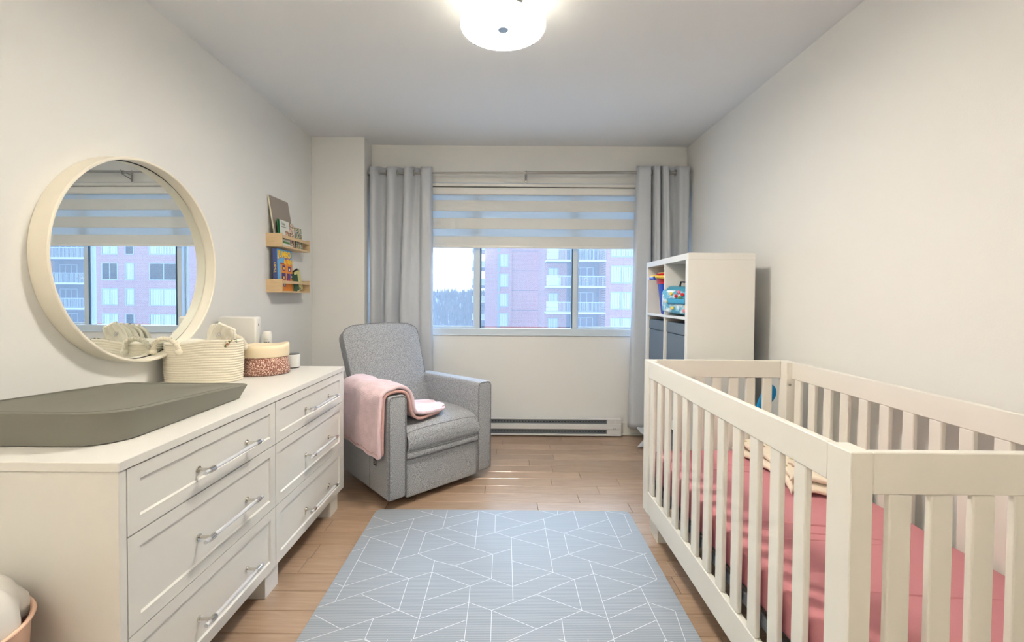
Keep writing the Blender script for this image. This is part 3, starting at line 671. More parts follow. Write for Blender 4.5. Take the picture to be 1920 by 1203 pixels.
def book(name, label, y0, wd, h, th, xbot, zbot, lean, m_cover, m_spine=None, cat='book', group=None, roll=0.0):
    """book standing on a ledge, cover towards +X, leaning back towards the wall"""
    b = thing(name, label, cat, (xbot, y0 + wd / 2, zbot), group)
    b.rotation_euler = (roll, -lean, 0)
    c = obj('cover', B((-.001, -wd / 2, 0), (0, wd / 2, h)), m_cover, b)
    obj('spine', B((-th, -wd / 2 - .0008, 0), (0, -wd / 2, h)), m_spine or m_cover, b)
    obj('pages', B((-th + .001, -wd / 2, .0015), (-.0011, wd / 2 - .001, h - .0015)), M_page, b)
    obj('back_cover', B((-th, -wd / 2, 0), (-th + .0009, wd / 2, h)), m_spine or m_cover, b)
    return b
zt = 1.536 + .0122
bd = book('grey_board', 'large plain taupe board leaning on the wall behind the upper shelf books', 3.004, .262, .345, .010, WL + .066, zt, .165, M_board, M_page, cat='board')
wb = book('picture_book', 'white picture book with handwritten title, nearest the door end of the upper shelf', 3.020, .130, .178, .004, WL + .084, zt, .06, mat('white_cover', (222, 224, 216), .4), M_green)
gb = book('picture_book', 'green-spined picture book tucked behind the white one on the upper shelf', 3.012, .140, .180, .006, WL + .078, zt, .06, M_green, M_green)
pb = book('picture_book', 'picture book with pinkish brown printed cover in the middle of the upper shelf', 3.150, .078, .172, .004, WL + .082, zt, .07, cover_mat('print_pink', (224, 214, 204), ((196, 120, 100), (160, 150, 96), (120, 80, 66)), 90, .45), M_black)
fb = book('picture_book', 'picture book with leafy green and grey cover at the window end of the upper shelf', 3.240, .100, .158, .004, WL + .086, zt, .09, cover_mat('print_leaf', (196, 200, 180), ((86, 120, 90), (60, 84, 92), (196, 160, 90)), 110, .35, 3), M_black)
M_ink = mat('print_ink', (44, 44, 46), .5); M_leaf = mat('print_green', (88, 138, 72), .5); M_wprint = mat('paper_white', (238, 238, 232), .5)
M_orange = mat('print_orange', (232, 142, 44), .4); M_yel = mat('print_yellow', (248, 206, 60), .4); M_purp = mat('print_purple', (66, 44, 120), .4); M_brickp = mat('print_rust', (186, 72, 34), .4)
def onb(b, y, z): return basis((.0006, y, z), (0, 1, 0), (0, 0, 1))
text('title', 'Tales', .030, onb(wb, -.018, .155), M_ink, wb, .0002, .8); text('title', 'à raconter', .013, onb(wb, -.010, .134), M_ink, wb, .0002, 1.2)
def flat(b, name, y0, y1, z0, z1, m, x=.0007): return obj(name, B((0.0, y0, z0), (x, y1, z1)), m, b)
obj('printed_leaf', prism([(-.055, .045), (-.02, .05), (.02, .042), (-.03, .06), (-.05, .09)], 0, .0006, 'X'), M_leaf, wb)
flat(wb, 'printed_band', -.06, .06, .02, .034, M_leaf); flat(wb, 'printed_panel', .008, .062, .05, .11, cover_mat('print_fox', (222, 200, 180), ((190, 104, 70), (120, 120, 70)), 130, .4), .0006)
zt2 = 1.226 + .0122
jb = book('puzzle_book', 'thick sky-blue puzzle book titled JUMBO on the lower shelf', 3.000, .210, .288, .030, WL + .074, zt2, .03, mat('sky_blue_cover', (98, 176, 226), .35), mat('slate_blue_spine', (72, 84, 136), .45))
text('title', 'JUMBO', .062, onb(jb, -.005, .252), M_yel, jb, .0009, .92, .002); text('title', '& FUN', .046, onb(jb, .045, .203), M_yel, jb, .0012, .92, .0015)
text('title_shadow', 'JUMBO', .064, onb(jb, -.002, .2495), M_brickp, jb, .0004, .92, .003)
obj('printed_house', prism([(-.062, .0), (.104, .0), (.104, .188), (.07, .188), (.07, .222), (.0, .222), (.0, .190), (-.062, .190)], 0, .0004, 'X'), M_orange, jb)
flat(jb, 'printed_roof', -.068, .0, .184, .194, M_brickp, .0008); flat(jb, 'printed_roof', .0, .07, .218, .226, M_brickp, .0005)
for (a, c, e_, g) in ((-.038, .002, .142, .178), (.040, .078, .138, .174), (-.050, .004, .080, .126), (.022, .066, .062, .124), (.072, .102, .088, .124), (-.03, .0, .03, .062)):
    flat(jb, 'printed_window', a, c, e_, g, M_purp, .0008); flat(jb, 'printed_blot', (a + c) / 2 - .008, (a + c) / 2 + .009, e_ + .006, e_ + .022, random.choice([M_wprint, M_yel, M_red]), .0011)
text('spine_title', 'JUMBO', .022, basis((-.015, -.1062, .16), (0, 0, 1), (1, 0, 0)), M_yel, jb, .0003)
ob = book('picture_book', 'olive and cream picture book leaning over on the lower shelf', 3.255, .095, .150, .006, WL + .084, zt2 + .006, .05, cover_mat('print_olive', (206, 198, 130), ((222, 214, 160), (120, 110, 60)), 60, .8, 5), M_green, roll=.30)
kb = book('picture_book', 'black picture book leaning behind the olive one on the lower shelf', 3.268, .085, .160, .005, WL + .072, zt2 + .006, .05, M_black, M_black, roll=.34)
gk = book('picture_book', 'dark green picture book slumped between the puzzle book and the olive book', 3.214, .070, .118, .005, WL + .086, zt2 + .004, .05, mat('dark_green_cover', (30, 70, 40), .4), M_green, roll=.18)

# ================================================================== THINGS ON THE DRESSER
ZD = DH + .0003
bk_ = thing('rope_basket', 'cream coiled-rope basket with a looped handle, filled with nappies', 'basket', (-1.442, 2.098, ZD))
n_c = 17; hgt = .196; prof = [(0, 0), (.92, 0)]
for k in range(n_c):
    z0 = k * hgt / n_c; rr = 1.0 + .03 * math.sin(PI * k / n_c)
    for a in (-70, -30, 10, 50, 80): prof.append((rr - .022 + .035 * math.cos(math.radians(a)), z0 + hgt / n_c * (.5 + .46 * math.sin(math.radians(a)))))
prof += [(.92, hgt), (.90, hgt - .01), (.88, .02), (0, .02)]
bm = lathe(prof, (0, 0), 72, .168, .090, 2.6)
for v in bm.verts:
    t = max(0, v.co.z / hgt); v.co.z -= .014 * t * (1 - (v.co.x / .16)) * .5; v.co.z += .006 * t * math.sin(v.co.x * 20)
o = obj('coiled_body', bm, M_rope, bk_, True)
def handle(x0, x1, y, zt, nm='handle'):
    pts = []
    for k in range(15):
        a = PI * k / 14; pts.append((x0 + (x1 - x0) * (1 - math.cos(a)) / 2, y - .012 - .012 * math.sin(a), hgt - .052 + zt * math.sin(a) ** .8))
    h = obj(nm, tube(pts, [.0095 + .002 * math.sin(k * 2.6) for k in range(15)], 10), M_rope, bk_, True)
    for p in (pts[0], pts[-1]):
        b2 = bmesh.new(); bmesh.ops.create_icosphere(b2, subdivisions=2, radius=.0155)
        tf(b2, Matrix.Translation((p[0], p[1] - .004, p[2] + .002)) @ Matrix.Diagonal((1.1, .9, 1, 1))); obj('knot', b2, M_rope, h, True)
    b2 = bmesh.new()
    for k in range(1, 14):
        q = Vector(pts[k]); d = (Vector(pts[k + 1]) - Vector(pts[k - 1])).normalized() if k < 14 else Vector((0, 0, 1))
        up = d.orthogonal().normalized(); s = d.cross(up)
        tube([q + (up * math.cos(a * PI / 5) + s * math.sin(a * PI / 5)) * .0112 for a in range(10)], .0017, 5, True, bm=b2)
    obj('cord_wrap', b2, M_rope, h, True)
handle(-.166, -.050, -.082, .062); handle(.03, .14, .108, .06)
# folded nappies
M_nappy = mat('nappy_fleece', (240, 236, 222), .9, bump=.35, scale=120); M_pg = mat('nappy_print_grey', (190, 192, 200), .9); M_pp = mat('nappy_print_tan', (196, 160, 140), .9)
nlab = ['white folded nappy standing foremost in the rope basket, with printed grey rings', 'white folded nappy second from the front of the fan in the rope basket', 'white folded nappy in the middle of the fan in the rope basket', 'white folded nappy next to the back of the fan in the rope basket', 'white folded nappy at the wall side of the fan in the rope basket']
for k in range(5):
    nb = thing('nappy', nlab[k], 'nappy', (-1.392 - k * .010, 2.060 + k * .022, ZD + .114), 'nappies fanned in the rope basket')
    nb.rotation_euler = (-.30 + k * .05, .42 - k * .05, .10)
    def fn(u, v, k=k):
        x = (u - .5) * (.112 if v < .8 else .112 - .03 * (v - .8) * 5); z = v * (.150 + (.006 if k == 0 else -.004 * k)); y = .018 * math.sin(v * PI) - .02 * v * v + .003 * math.sin(u * 22 + k) + .004 * noise.noise(Vector((u * 6, v * 6, k)))
        return (x, y, z)
    o = obj('folded_pad', grid(fn, 18, 16), M_nappy, nb, True); solid(o, .013, 0); subd(o)
    o2 = obj('elastic_edge', tube([fn(i / 12, 1.0) for i in range(13)], [.006 + .002 * (i % 2) for i in range(13)], 8), M_nappy, nb, True)
    if k == 0:
        for (u, v, rr) in ((.35, .72, .014), (.78, .55, .010)):
            p = fn(u, v); c = Vector((p[0], p[1] - .0125, p[2]))
            pr = obj('printed_ring', tube([c + Vector((rr * math.cos(a * PI / 9), .0, rr * math.sin(a * PI / 9))) for a in range(18)], .0011, 5, True), M_pg, nb, True)
            obj('printed_ring', tube([c + Vector((rr * .5 * math.cos(a * PI / 9), .0, rr * .5 * math.sin(a * PI / 9))) for a in range(18)], .0011, 5, True), M_pg, pr, True)
        for i in range(9):
            p = fn(.25 + .05 * i, .30 + .04 * (i % 4)); b2 = bmesh.new(); bmesh.ops.create_icosphere(b2, subdivisions=1, radius=.0028); tf(b2, Matrix.Translation((p[0], p[1] - .0105, p[2])) @ Matrix.Diagonal((1.6, .3, 1, 1)))
            obj('printed_mark', b2, M_pp, nb)
nb = thing('muslin_pad', 'rounded white cloth pad lying flat in the rope basket by the wall', 'cloth', (-1.50, 2.12, ZD + .165))
b2 = bmesh.new(); bmesh.ops.create_uvsphere(b2, u_segments=24, v_segments=14, radius=1); tf(b2, Matrix.Diagonal((.070, .055, .030, 1)))
obj('pad', b2, M_nappy, nb, True)
cl = thing('patterned_cloth', 'crumpled olive and rust patterned cloth at the right rim of the rope basket', 'cloth', (-1.325, 2.065, ZD + .150))
def cfn(u, v): return ((u - .5) * .085, .03 * math.sin(u * 5) * .6 + (v - .5) * .05, .028 * math.sin(v * PI) + .018 * noise.noise(Vector((u * 5, v * 5, 2.0))) + .020 * u)
o = obj('cloth', grid(cfn, 16, 12), cover_mat('olive_rust_print', (206, 196, 160), ((110, 120, 70), (150, 80, 50), (80, 74, 50)), 120, .4, 9), cl, True); solid(o, .004)
b2 = bmesh.new()
for a in range(5): tube([(.03, 0, .03), (.040 + .008 * math.cos(a), .006 * math.sin(a * 2), .042 + .006 * (a % 2)), (.050 + .010 * math.cos(a * 1.3), .010 * math.sin(a * 2), .035 + .010 * math.sin(a * 1.7))], .0016, 6, bm=b2)
obj('leaf_sprig', b2, mat('dark_olive', (70, 84, 58), .7), cl, True)

fb_ = thing('fabric_basket', 'small rust floral fabric basket with folded cream cuff beside the rope basket', 'basket', (-1.262, 2.292, ZD))
bm = lathe([(0, 0), (.108, 0), (.118, .006), (.121, .03), (.118, .06), (.112, .100), (.105, .101), (.105, .02), (0, .012)], (0, 0), 56, 1, .92)
for v in bm.verts: v.co.x += .004 * math.sin(v.co.z * 40 + v.co.y * 30)
obj('floral_body', bm, M_floral, fb_, True)
bm = lathe([(.107, .150), (.112, .154), (.117, .151), (.118, .135), (.1185, .097), (.1165, .093), (.113, .095)], (0, 0), 56, 1, .92)
for v in bm.verts:
    a = math.atan2(v.co.y, v.co.x); t = max(0, (v.co.z - .095) / .055); v.co.z += t * (.006 * math.cos(a) + .004 * math.sin(3 * a) - .003)
    if v.co.y < 0 and v.co.x < -.03: v.co.z -= t * .006
o = obj('folded_cuff', bm, M_cuff, fb_, True); solid(o, .002, 0)
bm = bmesh.new()
bmesh.ops.create_uvsphere(bm, u_segments=20, v_segments=10, radius=1); tf(bm, Matrix.Translation((0, 0, .085)) @ Matrix.Diagonal((.098, .09, .035, 1)))
obj('soft_liner', bm, M_nappy, fb_, True)

wb_ = thing('storage_box', 'tall plain white box standing against the wall behind the baskets', 'box', (-1.497, 2.47, ZD))
o = obj('box_body', B((-.105, -.030, 0), (.105, .030, .286), .010, 4), M_white, wb_); sharp(o, 50)
obj('lid_line', B((-.1052, -.0302, .262), (.1052, .0302, .2632), .0004, 1), M_trim, wb_)
obj('slot', B((.1046, -.003, .235), (.1056, .001, .249)), M_dark, wb_)
bt = thing('lotion_bottle', 'small white bottle with printed label between the box and the floral basket', 'bottle', (-1.352, 2.485, ZD))
sharp(obj('bottle_body', lathe([(0, 0), (.022, 0), (.024, .004), (.024, .190), (.018, .204), (0, .206)], (0, 0), 28), M_white, bt), 50)
lb = obj('label', lathe([(.0243, .06), (.0243, .188)], (0, 0), 28), M_wprint, bt, True)
bm = bmesh.new()
for z, a0, a1, th in ((.160, -.5, .2, .0015), (.142, -.7, .6, .004), (.130, -.7, .5, .004), (.100, -.7, .7, .002)):
    N = 14
    for i in range(N):
        if i % 5 == 3: continue
        a = -PI / 2 + .45 + a0 + (a1 - a0) * i / N; da = (a1 - a0) / N * .8
        vs = [bm.verts.new((.02455 * math.cos(x), .02455 * math.sin(x), zz)) for x, zz in ((a, z), (a + da, z), (a + da, z + th), (a, z + th))]; bm.faces.new(vs)
obj('fine_print', bm, M_ink, lb)['kind'] = 'stuff'
tn = thing('round_tin', 'small round white tin with grey lid at the far end of the dresser top', 'tin', (-1.203, 2.478, ZD))
sharp(obj('tin_body', lathe([(0, .006), (.035, .006), (.036, .009), (.036, .074), (.034, .076), (0, .076)], (0, 0), 32), M_tin, tn), 50)
sharp(obj('tin_base', lathe([(0, 0), (.032, 0), (.033, .006), (0, .006)], (0, 0), 32), M_black, tn), 50)
sharp(obj('lid', lathe([(0, .0762), (.033, .0762), (.033, .080), (0, .080)], (0, 0), 32), M_heatg, tn), 50)

# waste bin by the dresser end
wbn = thing('waste_bin', 'peach plastic bin lined with a white bag beside the near end of the dresser', 'bin', (-1.19, .895, -.0))
sharp(obj('bin_body', lathe([(0, 0), (.112, 0), (.118, .004), (.146, .472), (.149, .477), (.149, .484), (.144, .484), (.114, .012), (0, .010)], (0, 0), 48), M_peach, wbn), 50)
def bagf(u, v):
    a = u * 2 * PI; rr = (.136 * math.cos(PI / 2 * v) ** .8 + .012 * math.sin(PI * v)) + .010 * math.sin(a * 7) * (1 - v) + .012 * noise.noise(Vector((math.cos(a) * 3, math.sin(a) * 3, v * 3)))
    z = .478 + .100 * math.sin(PI / 2 * v) + .030 * noise.noise(Vector((math.cos(a) * 2.5, math.sin(a) * 2.5, v * 2 + 5)))
    return (rr * math.cos(a), rr * math.sin(a), z)
o = obj('bin_liner', grid(bagf, 48, 14, wrap_u=True), M_bag, wbn, True)
o = obj('rim_loop', tube([(.150 * math.cos(a * PI / 24), .150 * math.sin(a * PI / 24), .484) for a in range(48)], .0045, 8, True), M_peach, wbn, True)
# ================================================================== ARMCHAIR (glider)
ch = thing('armchair', 'grey tweed glider armchair facing the door from the window corner', 'armchair', (-.652, 2.436, 0))
ch.rotation_euler = (0, 0, math.atan2(.69, .723))     # local x = left to right of the seat front, y = backwards
AW, AL, AH = .115, .74, .645; W = .762
def cush(lo, hi, bulge=(0, 0, 0), bev=.02, cuts=6, m=M_uph, name='seat', parent=None, shear=None):
    bm = B(lo, hi, bev, 4)
    # loop cuts for the bulge
    for ax in range(3):
        if hi[ax] - lo[ax] > .12:
            for k in range(1, cuts):
                co = [0, 0, 0]; co[ax] = lo[ax] + (hi[ax] - lo[ax]) * k / cuts; no = [0, 0, 0]; no[ax] = 1
                bmesh.ops.bisect_plane(bm, geom=bm.verts[:] + bm.edges[:] + bm.faces[:], plane_co=co, plane_no=no)
    c = [(lo[i] + hi[i]) / 2 for i in range(3)]; h = [(hi[i] - lo[i]) / 2 for i in range(3)]
    for v in bm.verts:
        q = [max(-1, min(1, (v.co[i] - c[i]) / h[i])) for i in range(3)]
        for ax in range(3):
            if bulge[ax]:
                o1, o2 = [i for i in range(3) if i != ax]
                v.co[ax] += bulge[ax] * q[ax] * (1 - q[o1] ** 2) * (1 - q[o2] ** 2)
        if shear: shear(v)
    return obj(name, bm, m, parent or ch, True)
Zb = .052
for s, (x0, x1) in enumerate(((0, AW), (W - AW, W))):
    prof = [(x0, .10), (x0, AH - .03)]
    def armf(x0=x0, x1=x1):
        bm = B((x0, .0, Zb), (x1, AL, AH), .022, 4)
        for v in bm.verts:
            if v.co.z < Zb + .023: v.co.z = max(Zb, min(v.co.z, Zb + .023)); 
            t = max(0, (v.co.y - .45) / .3); 
            if v.co.z < .2: v.co.z += .018 * t
        for k in range(1, 10):
            bmesh.ops.bisect_plane(bm, geom=bm.verts[:] + bm.edges[:] + bm.faces[:], plane_co=(0, AL * k / 10, 0), plane_no=(0, 1, 0))
        for v in bm.verts:
            if v.co.z > .3: v.co.z -= .022 * max(0, (v.co.y - .05) / AL) 
        return bm
    a = obj('arm', armf(), M_uph, ch, True)
    # welt round the front face of the arm
    e = .014; pts = [(x0 + .004, .002, Zb + .01), (x0 + .004, .002, AH - .03), (x0 + .012, .002, AH - .010), (x0 + .03, .002, AH - .003), (x1 - .03, .002, AH - .003), (x1 - .012, .002, AH - .010), (x1 - .004, .002, AH - .03), (x1 - .004, .002, Zb + .01)]
    obj('welt', tube(pts, .0032, 8), M_pipe, a, True)
    if s == 0: obj('seam', tube([(x0 - .0008, .225, Zb + .012), (x0 - .0008, .225, AH - .04)], .0016, 6), M_pipe, a, True)
# front apron panel
cush((AW + .003, .006, Zb - .012), (W - AW - .003, .10, .262), (0, -.006, 0), .012, 4, name='front_panel')
# footrest band
fr = cush((AW + .002, -.012, .268), (W - AW - .002, .12, .312), (0, 0.0, 0), .014, 3, name='footrest')
obj('welt', tube([(AW + .008, -.010, .309), (W / 2, -.014, .313), (W - AW - .008, -.010, .309)], .0032, 8), M_pipe, fr, True)
# seat cushion: rounded front that drops to the footrest
def seatf(u, v):
    x = AW + .003 + (W - 2 * AW - .006) * u
    q = 1 - (2 * u - 1) ** 4
    ss = [(-.008, .313), (-.020, .335), (-.024, .365), (-.018, .395), (0.0, .420), (.030, .437), (.09, .452), (.20, .462), (.34, .462), (.48, .452), (.62, .440)]
    t = v * (len(ss) - 1); i = min(int(t), len(ss) - 2); f = t - i
    y = ss[i][0] * (1 - f) + ss[i + 1][0] * f; z = ss[i][1] * (1 - f) + ss[i + 1][1] * f
    y += .010 * (1 - q) * (1 if v < .4 else 0); z += .010 * q * (v > .3) - .006 * (1 - q)
    return (x, y, z)
o = obj('seat_cushion', grid(seatf, 25, 41), M_uph, ch, True)
sb = cush((AW + .004, .02, .20), (W - AW - .004, .70, .42), (0, 0, 0), .01, 2, name='seat_base')
obj('welt', tube([seatf(u / 24, .42) for u in range(25)], .0034, 8), M_pipe, o, True)
# backrest, reclined
RB = math.atan2(.235, .62)
def backmap(v, thick=False):
    return v
bm = B((0, 0, 0), (1, 1, 1))
NU, NV = 22, 26
def shape(u, v):
    """outline of the backrest: (x, height) with rounded top corners and slight taper"""
    H_ = .66; z = v * H_
    xl = .105 - .040 * v; xr = W - .105 + .015 * v
    r = .085
    if z > H_ - r:
        d = r - math.sqrt(max(0, r * r - (z - (H_ - r)) ** 2)); xl += d * .95; xr -= d * .95
    return xl + (xr - xl) * u, z + .012 * math.sin(PI * u) * v
def back_pt(u, v, side):
    x, z = shape(u, v); e = (1 - (2 * u - 1) ** 6) * (1 - max(0, 2 * v - 1) ** 8)
    crown = .030 * (1 - (2 * u - 1) ** 2) * math.sin(PI * min(1, v * 1.05)) ** .6
    th = .13
    yy = -(crown + .022 * (e - 1) ) if side else th
    if side: yy = -crown * 1.0 + .016 * (1 - e)
    # rotate back by the recline
    y = .545 + .0 + z * math.sin(RB) + yy * math.cos(RB); zz = .385 + z * math.cos(RB) - yy * math.sin(RB)
    return (x, y, zz)
bm = bmesh.new()
Fv = [[bm.verts.new(back_pt(i / NU, j / NV, True)) for j in range(NV + 1)] for i in range(NU + 1)]
Bv = [[bm.verts.new(back_pt(.03 + .94 * i / NU, j / NV * .985, False)) for j in range(NV + 1)] for i in range(NU + 1)]
for G, fl_ in ((Fv, False), (Bv, True)):
    for i in range(NU):
        for j in range(NV):
            f = (G[i][j], G[i + 1][j], G[i + 1][j + 1], G[i][j + 1]); bm.faces.new(f[::-1] if fl_ else f)
loop = [(0, j) for j in range(NV)] + [(i, NV) for i in range(NU)] + [(NU, NV - j) for j in range(NV)] + [(NU - i, 0) for i in range(NU)]
for a, c in zip(loop, loop[1:] + loop[:1]): bm.faces.new((Fv[a[0]][a[1]], Fv[c[0]][c[1]], Bv[c[0]][c[1]], Bv[a[0]][a[1]]))
bmesh.ops.recalc_face_normals(bm, faces=bm.faces)
bk = obj('backrest', bm, M_uph, ch, True); sharp(bk, 60)
edge = [back_pt(0, j / NV, True) for j in range(NV + 1)] + [back_pt(i / NU, 1, True) for i in range(1, NU)] + [back_pt(1, 1 - j / NV, True) for j in range(NV + 1)]
obj('welt', tube(edge, .0034, 8), M_pipe, bk, True)
# rear shell under the back and swivel base
cush((.02, .60, Zb + .02), (W - .02, .745, .56), (0, 0, 0), .02, 2, name='rear_panel')
sharp(obj('swivel_base', lathe([(0, 0), (.24, 0), (.245, .012), (.10, .026), (.05, .05), (.05, .20), (0, .20)], (W / 2, .40), 40), M_black, ch))

# ================================================================== PINK BLANKET over the near arm
bn = thing('plush_blanket', 'pale pink plush blanket draped over the near arm of the grey armchair', 'blanket', (-.652, 2.436, 0))
bn.rotation_euler = ch.rotation_euler
PR = [(-.030, .300), (-.034, .34), (-.034, .45), (-.030, .56), (-.026, .625), (-.010, .660), (.03, .672), (.085, .670), (.122, .655), (.145, .61), (.16, .55), (.19, .505), (.235, .487), (.30, .490), (.37, .494), (.425, .496)]
def prpt(s, off=0.0):
    t = s * (len(PR) - 1); i = min(int(t), len(PR) - 2); f = t - i
    a, c = Vector(PR[i]), Vector(PR[i + 1]); p0 = Vector(PR[max(0, i - 1)]); p3 = Vector(PR[min(len(PR) - 1, i + 2)])
    p = .5 * (2 * a + (c - p0) * f + (2 * p0 - 5 * a + 4 * c - p3) * f * f + (3 * a - 3 * c + p3 - p0) * f ** 3)
    d = (c - a).normalized(); nrm = Vector((-d.y, d.x)); return p + nrm * off
def blf(off, amp, seed, w0a, s0=0.0, s1=1.0):
    def fn(u, v):
        s = s0 + (s1 - s0) * u; p = prpt(s, off)
        w0 = .010 + w0a + (.045 * max(0, (s - .62) / .38)) ; w1 = .535 - .30 * max(0, (s - .55) / .45) - .02 * max(0, .3 - s)
        r = .03
        es = min(s - s0, s1 - s) * 1.4
        if es < .045: k = (.045 - es) / .045 * .03 * abs(2 * v - 1) ** 4; w0 += k * .8; w1 -= k
        y = w0 + (w1 - w0) * v
        nz = noise.noise(Vector((s * 7, v * 4, seed))) * amp + noise.noise(Vector((s * 22, v * 12, seed + 3))) * amp * .35
        sag = -.030 * v * (1 if s < .3 else 0) * (0.3 - s) / .3
        hem = .35 * amp * math.sin(v * 21)
        return (p.x - nz * (s < .36) * 1.0 + (.03 * math.sin(v * 3) if s > .8 else 0), y, p.y - sag + nz * (s >= .36) + hem * (s < .1) - (.05 * 0))
    return fn
def closed_sheet(fn, th, nu, nv):
    o = obj('sheet', grid(fn, nu, nv), M_pinkfur, bn, True); solid(o, th, 0); return o
o1 = closed_sheet(blf(.016, .015, 1.0, 0.0), .022, 70, 34); o1.name = 'upper_layer'; subd(o1)
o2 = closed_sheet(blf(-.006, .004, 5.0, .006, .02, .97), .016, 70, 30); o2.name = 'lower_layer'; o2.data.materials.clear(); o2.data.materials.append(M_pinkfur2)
hm = obj('seam_line', tube([Vector(blf(.029, .015, 1.0, 0.0)(.055 + .006 * math.sin(v * 9), v / 24 * .95)) for v in range(25)], .0022, 6), M_pinkfur2, bn, True)
tg = obj('care_tag', B((-.052, .045, .262), (-.050, .078, .302), .0005, 1), M_black, bn); tg.rotation_euler = (0, 0, 0)
obj('tag_emblem', tube([(-.0525, .0615 + .008 * math.cos(a * PI / 6), .282 + .008 * math.sin(a * PI / 6)) for a in range(12)], .0009, 5, True), M_steel, tg)

# ================================================================== CRIB
CX0, CX1, CY0, CY1, CZ = .717, 1.459, .910, 2.290, .890
cb = thing('crib', 'white slatted wooden cot along the right wall', 'crib', (1.088, 1.6, 0))
def C_(o): return local(o, cb)
RT, PWx, PWy = .022, .047, .070
for x, sx in ((CX0, 1), (CX1, -1)):
    for y, sy in ((CY0, 1), (CY1, -1)):
        a, b = sorted((x, x + sx * PWx)); c, d = sorted((y, y + sy * PWy))
        C_(obj('post', B((a, c, .115), (b, d, CZ - .0), .002, 1), M_crib, cb))
        # leg set in under the rail
        a2, b2_ = sorted((x + sx * .032, x + sx * .080)); c2, d2 = sorted((y + sy * .020, y + sy * .140))
        bm = B((a2, c2, 0), (b2_, d2, .115), .002, 1)
        C_(obj('leg', bm, M_crib, cb))
        for zz in (.775, .30):
            yy = y + sy * (PWy + .0008); C_(obj('bolt', cyl((x + sx * .030, yy - sy * .002, zz), (x + sx * .030, yy + sy * .0012, zz), .0065, seg=14), M_steel, cb))
for x, sx in ((CX0, 1), (CX1, -1)):
    a, b = sorted((x + sx * .001, x + sx * RT))
    C_(obj('side_top_rail', B((a, CY0 + PWy + .0006, .806), (b, CY1 - PWy - .0006, CZ), .002, 1), M_crib, cb))
    C_(obj('side_bottom_rail', B((a, CY0 + PWy + .0006, .1175), (b, CY1 - PWy - .0006, .228), .002, 1), M_crib, cb))
    for k in range(12):
        yc = 2.178 - .1003 * k
        a2, b2_ = sorted((x + sx * .003, x + sx * .020))
        C_(obj('slat', B((a2, yc - .0225, .2282), (b2_, yc + .0225, .8058), .0045, 3), M_crib, cb))
for y, sy in ((CY0, 1), (CY1, -1)):
    a, b = sorted((y + sy * .001, y + sy * RT))
    C_(obj('end_top_rail', B((CX0 + PWx + .0008, a, .802), (CX1 - PWx - .0008, b, CZ), .002, 1), M_crib, cb))
    C_(obj('end_bottom_rail', B((CX0 + PWx + .0008, a, .1175), (CX1 - PWx - .0008, b, .228), .002, 1), M_crib, cb))
    for k in range(7):
        xc = CX0 + PWx + .0368 + .0240 + k * .0872
        if xc > CX1 - PWx - .02: break
        a2, b2_ = sorted((y + sy * .003, y + sy * .020))
        C_(obj('slat', B((xc - .024, a2, .2282), (xc + .024, b2_, .8018), .0045, 3), M_crib, cb))
bm = B((CX0 + .05, CY0 + .09, .285), (CX1 - .05, CY1 - .09, .292)); 
for k in range(12): B((CX0 + .04, CY0 + .12 + k * .1, .270), (CX1 - .04, CY0 + .15 + k * .1, .2845), bm=bm)
C_(obj('mattress_base', bm, M_heatg, cb))
for x, sx in ((CX0, 1), (CX1, -1)):
    a, b = sorted((x + sx * .024, x + sx * .030)); C_(obj('base_bracket', B((a, CY0 + .1, .262), (b, CY1 - .1, .30)), M_heatg, cb))

mt = thing('crib_mattress', 'cot mattress in a rose pink fitted sheet inside the white crib', 'mattress', (1.088, 1.6, .293))
def mattress():
    lo, hi = Vector((CX0 + .032, CY0 + .036, .294)), Vector((CX1 - .032, CY1 - .036, .432))
    bm = B(lo, hi, .030, 5)
    for ax, n in ((0, 10), (1, 20)):
        for k in range(1, n):
            co = [0, 0, 0]; no = [0, 0, 0]; co[ax] = lo[ax] + (hi[ax] - lo[ax]) * k / n; no[ax] = 1
            bmesh.ops.bisect_plane(bm, geom=bm.verts[:] + bm.edges[:] + bm.faces[:], plane_co=co, plane_no=no)
    for v in bm.verts:
        c = v.co
        if c.z > .36:
            c.z += .010 * noise.noise(Vector((c.x * 2.5, c.y * 2.5, 0)))
            # shallow pulled creases running along the bed
            for yy, s_ in ((1.42, .35), (1.52, .33), (1.95, .3)):
                d = (c.y - yy) - (c.x - 1.1) * s_; c.z += .004 * math.exp(-(d / .012) ** 2)
    return bm
local(obj('fitted_sheet', mattress(), M_sheet, mt, True), mt)
for yy, s_, x0, x1, am in ((1.50, .16, .80, 1.30, .0035), (1.44, .20, .80, 1.28, .003), (1.40, .14, .80, 1.20, .0025), (2.05, .12, .85, 1.25, .0025), (1.98, .14, .82, 1.22, .003), (1.15, .10, .90, 1.35, .0025)):
    pts = [(x0 + (x1 - x0) * t / 16, yy - (x0 + (x1 - x0) * t / 16 - 1.05) * s_, .4315 + .010 * noise.noise(Vector(((x0 + (x1 - x0) * t / 16) * 2.5, yy * 2.5, 0)))) for t in range(17)]
    local(obj('crease', tube(pts, [am * 1.6 * math.sin(PI * (t + .5) / 17) + .0004 for t in range(17)], 8), M_sheet, mt, True), mt)

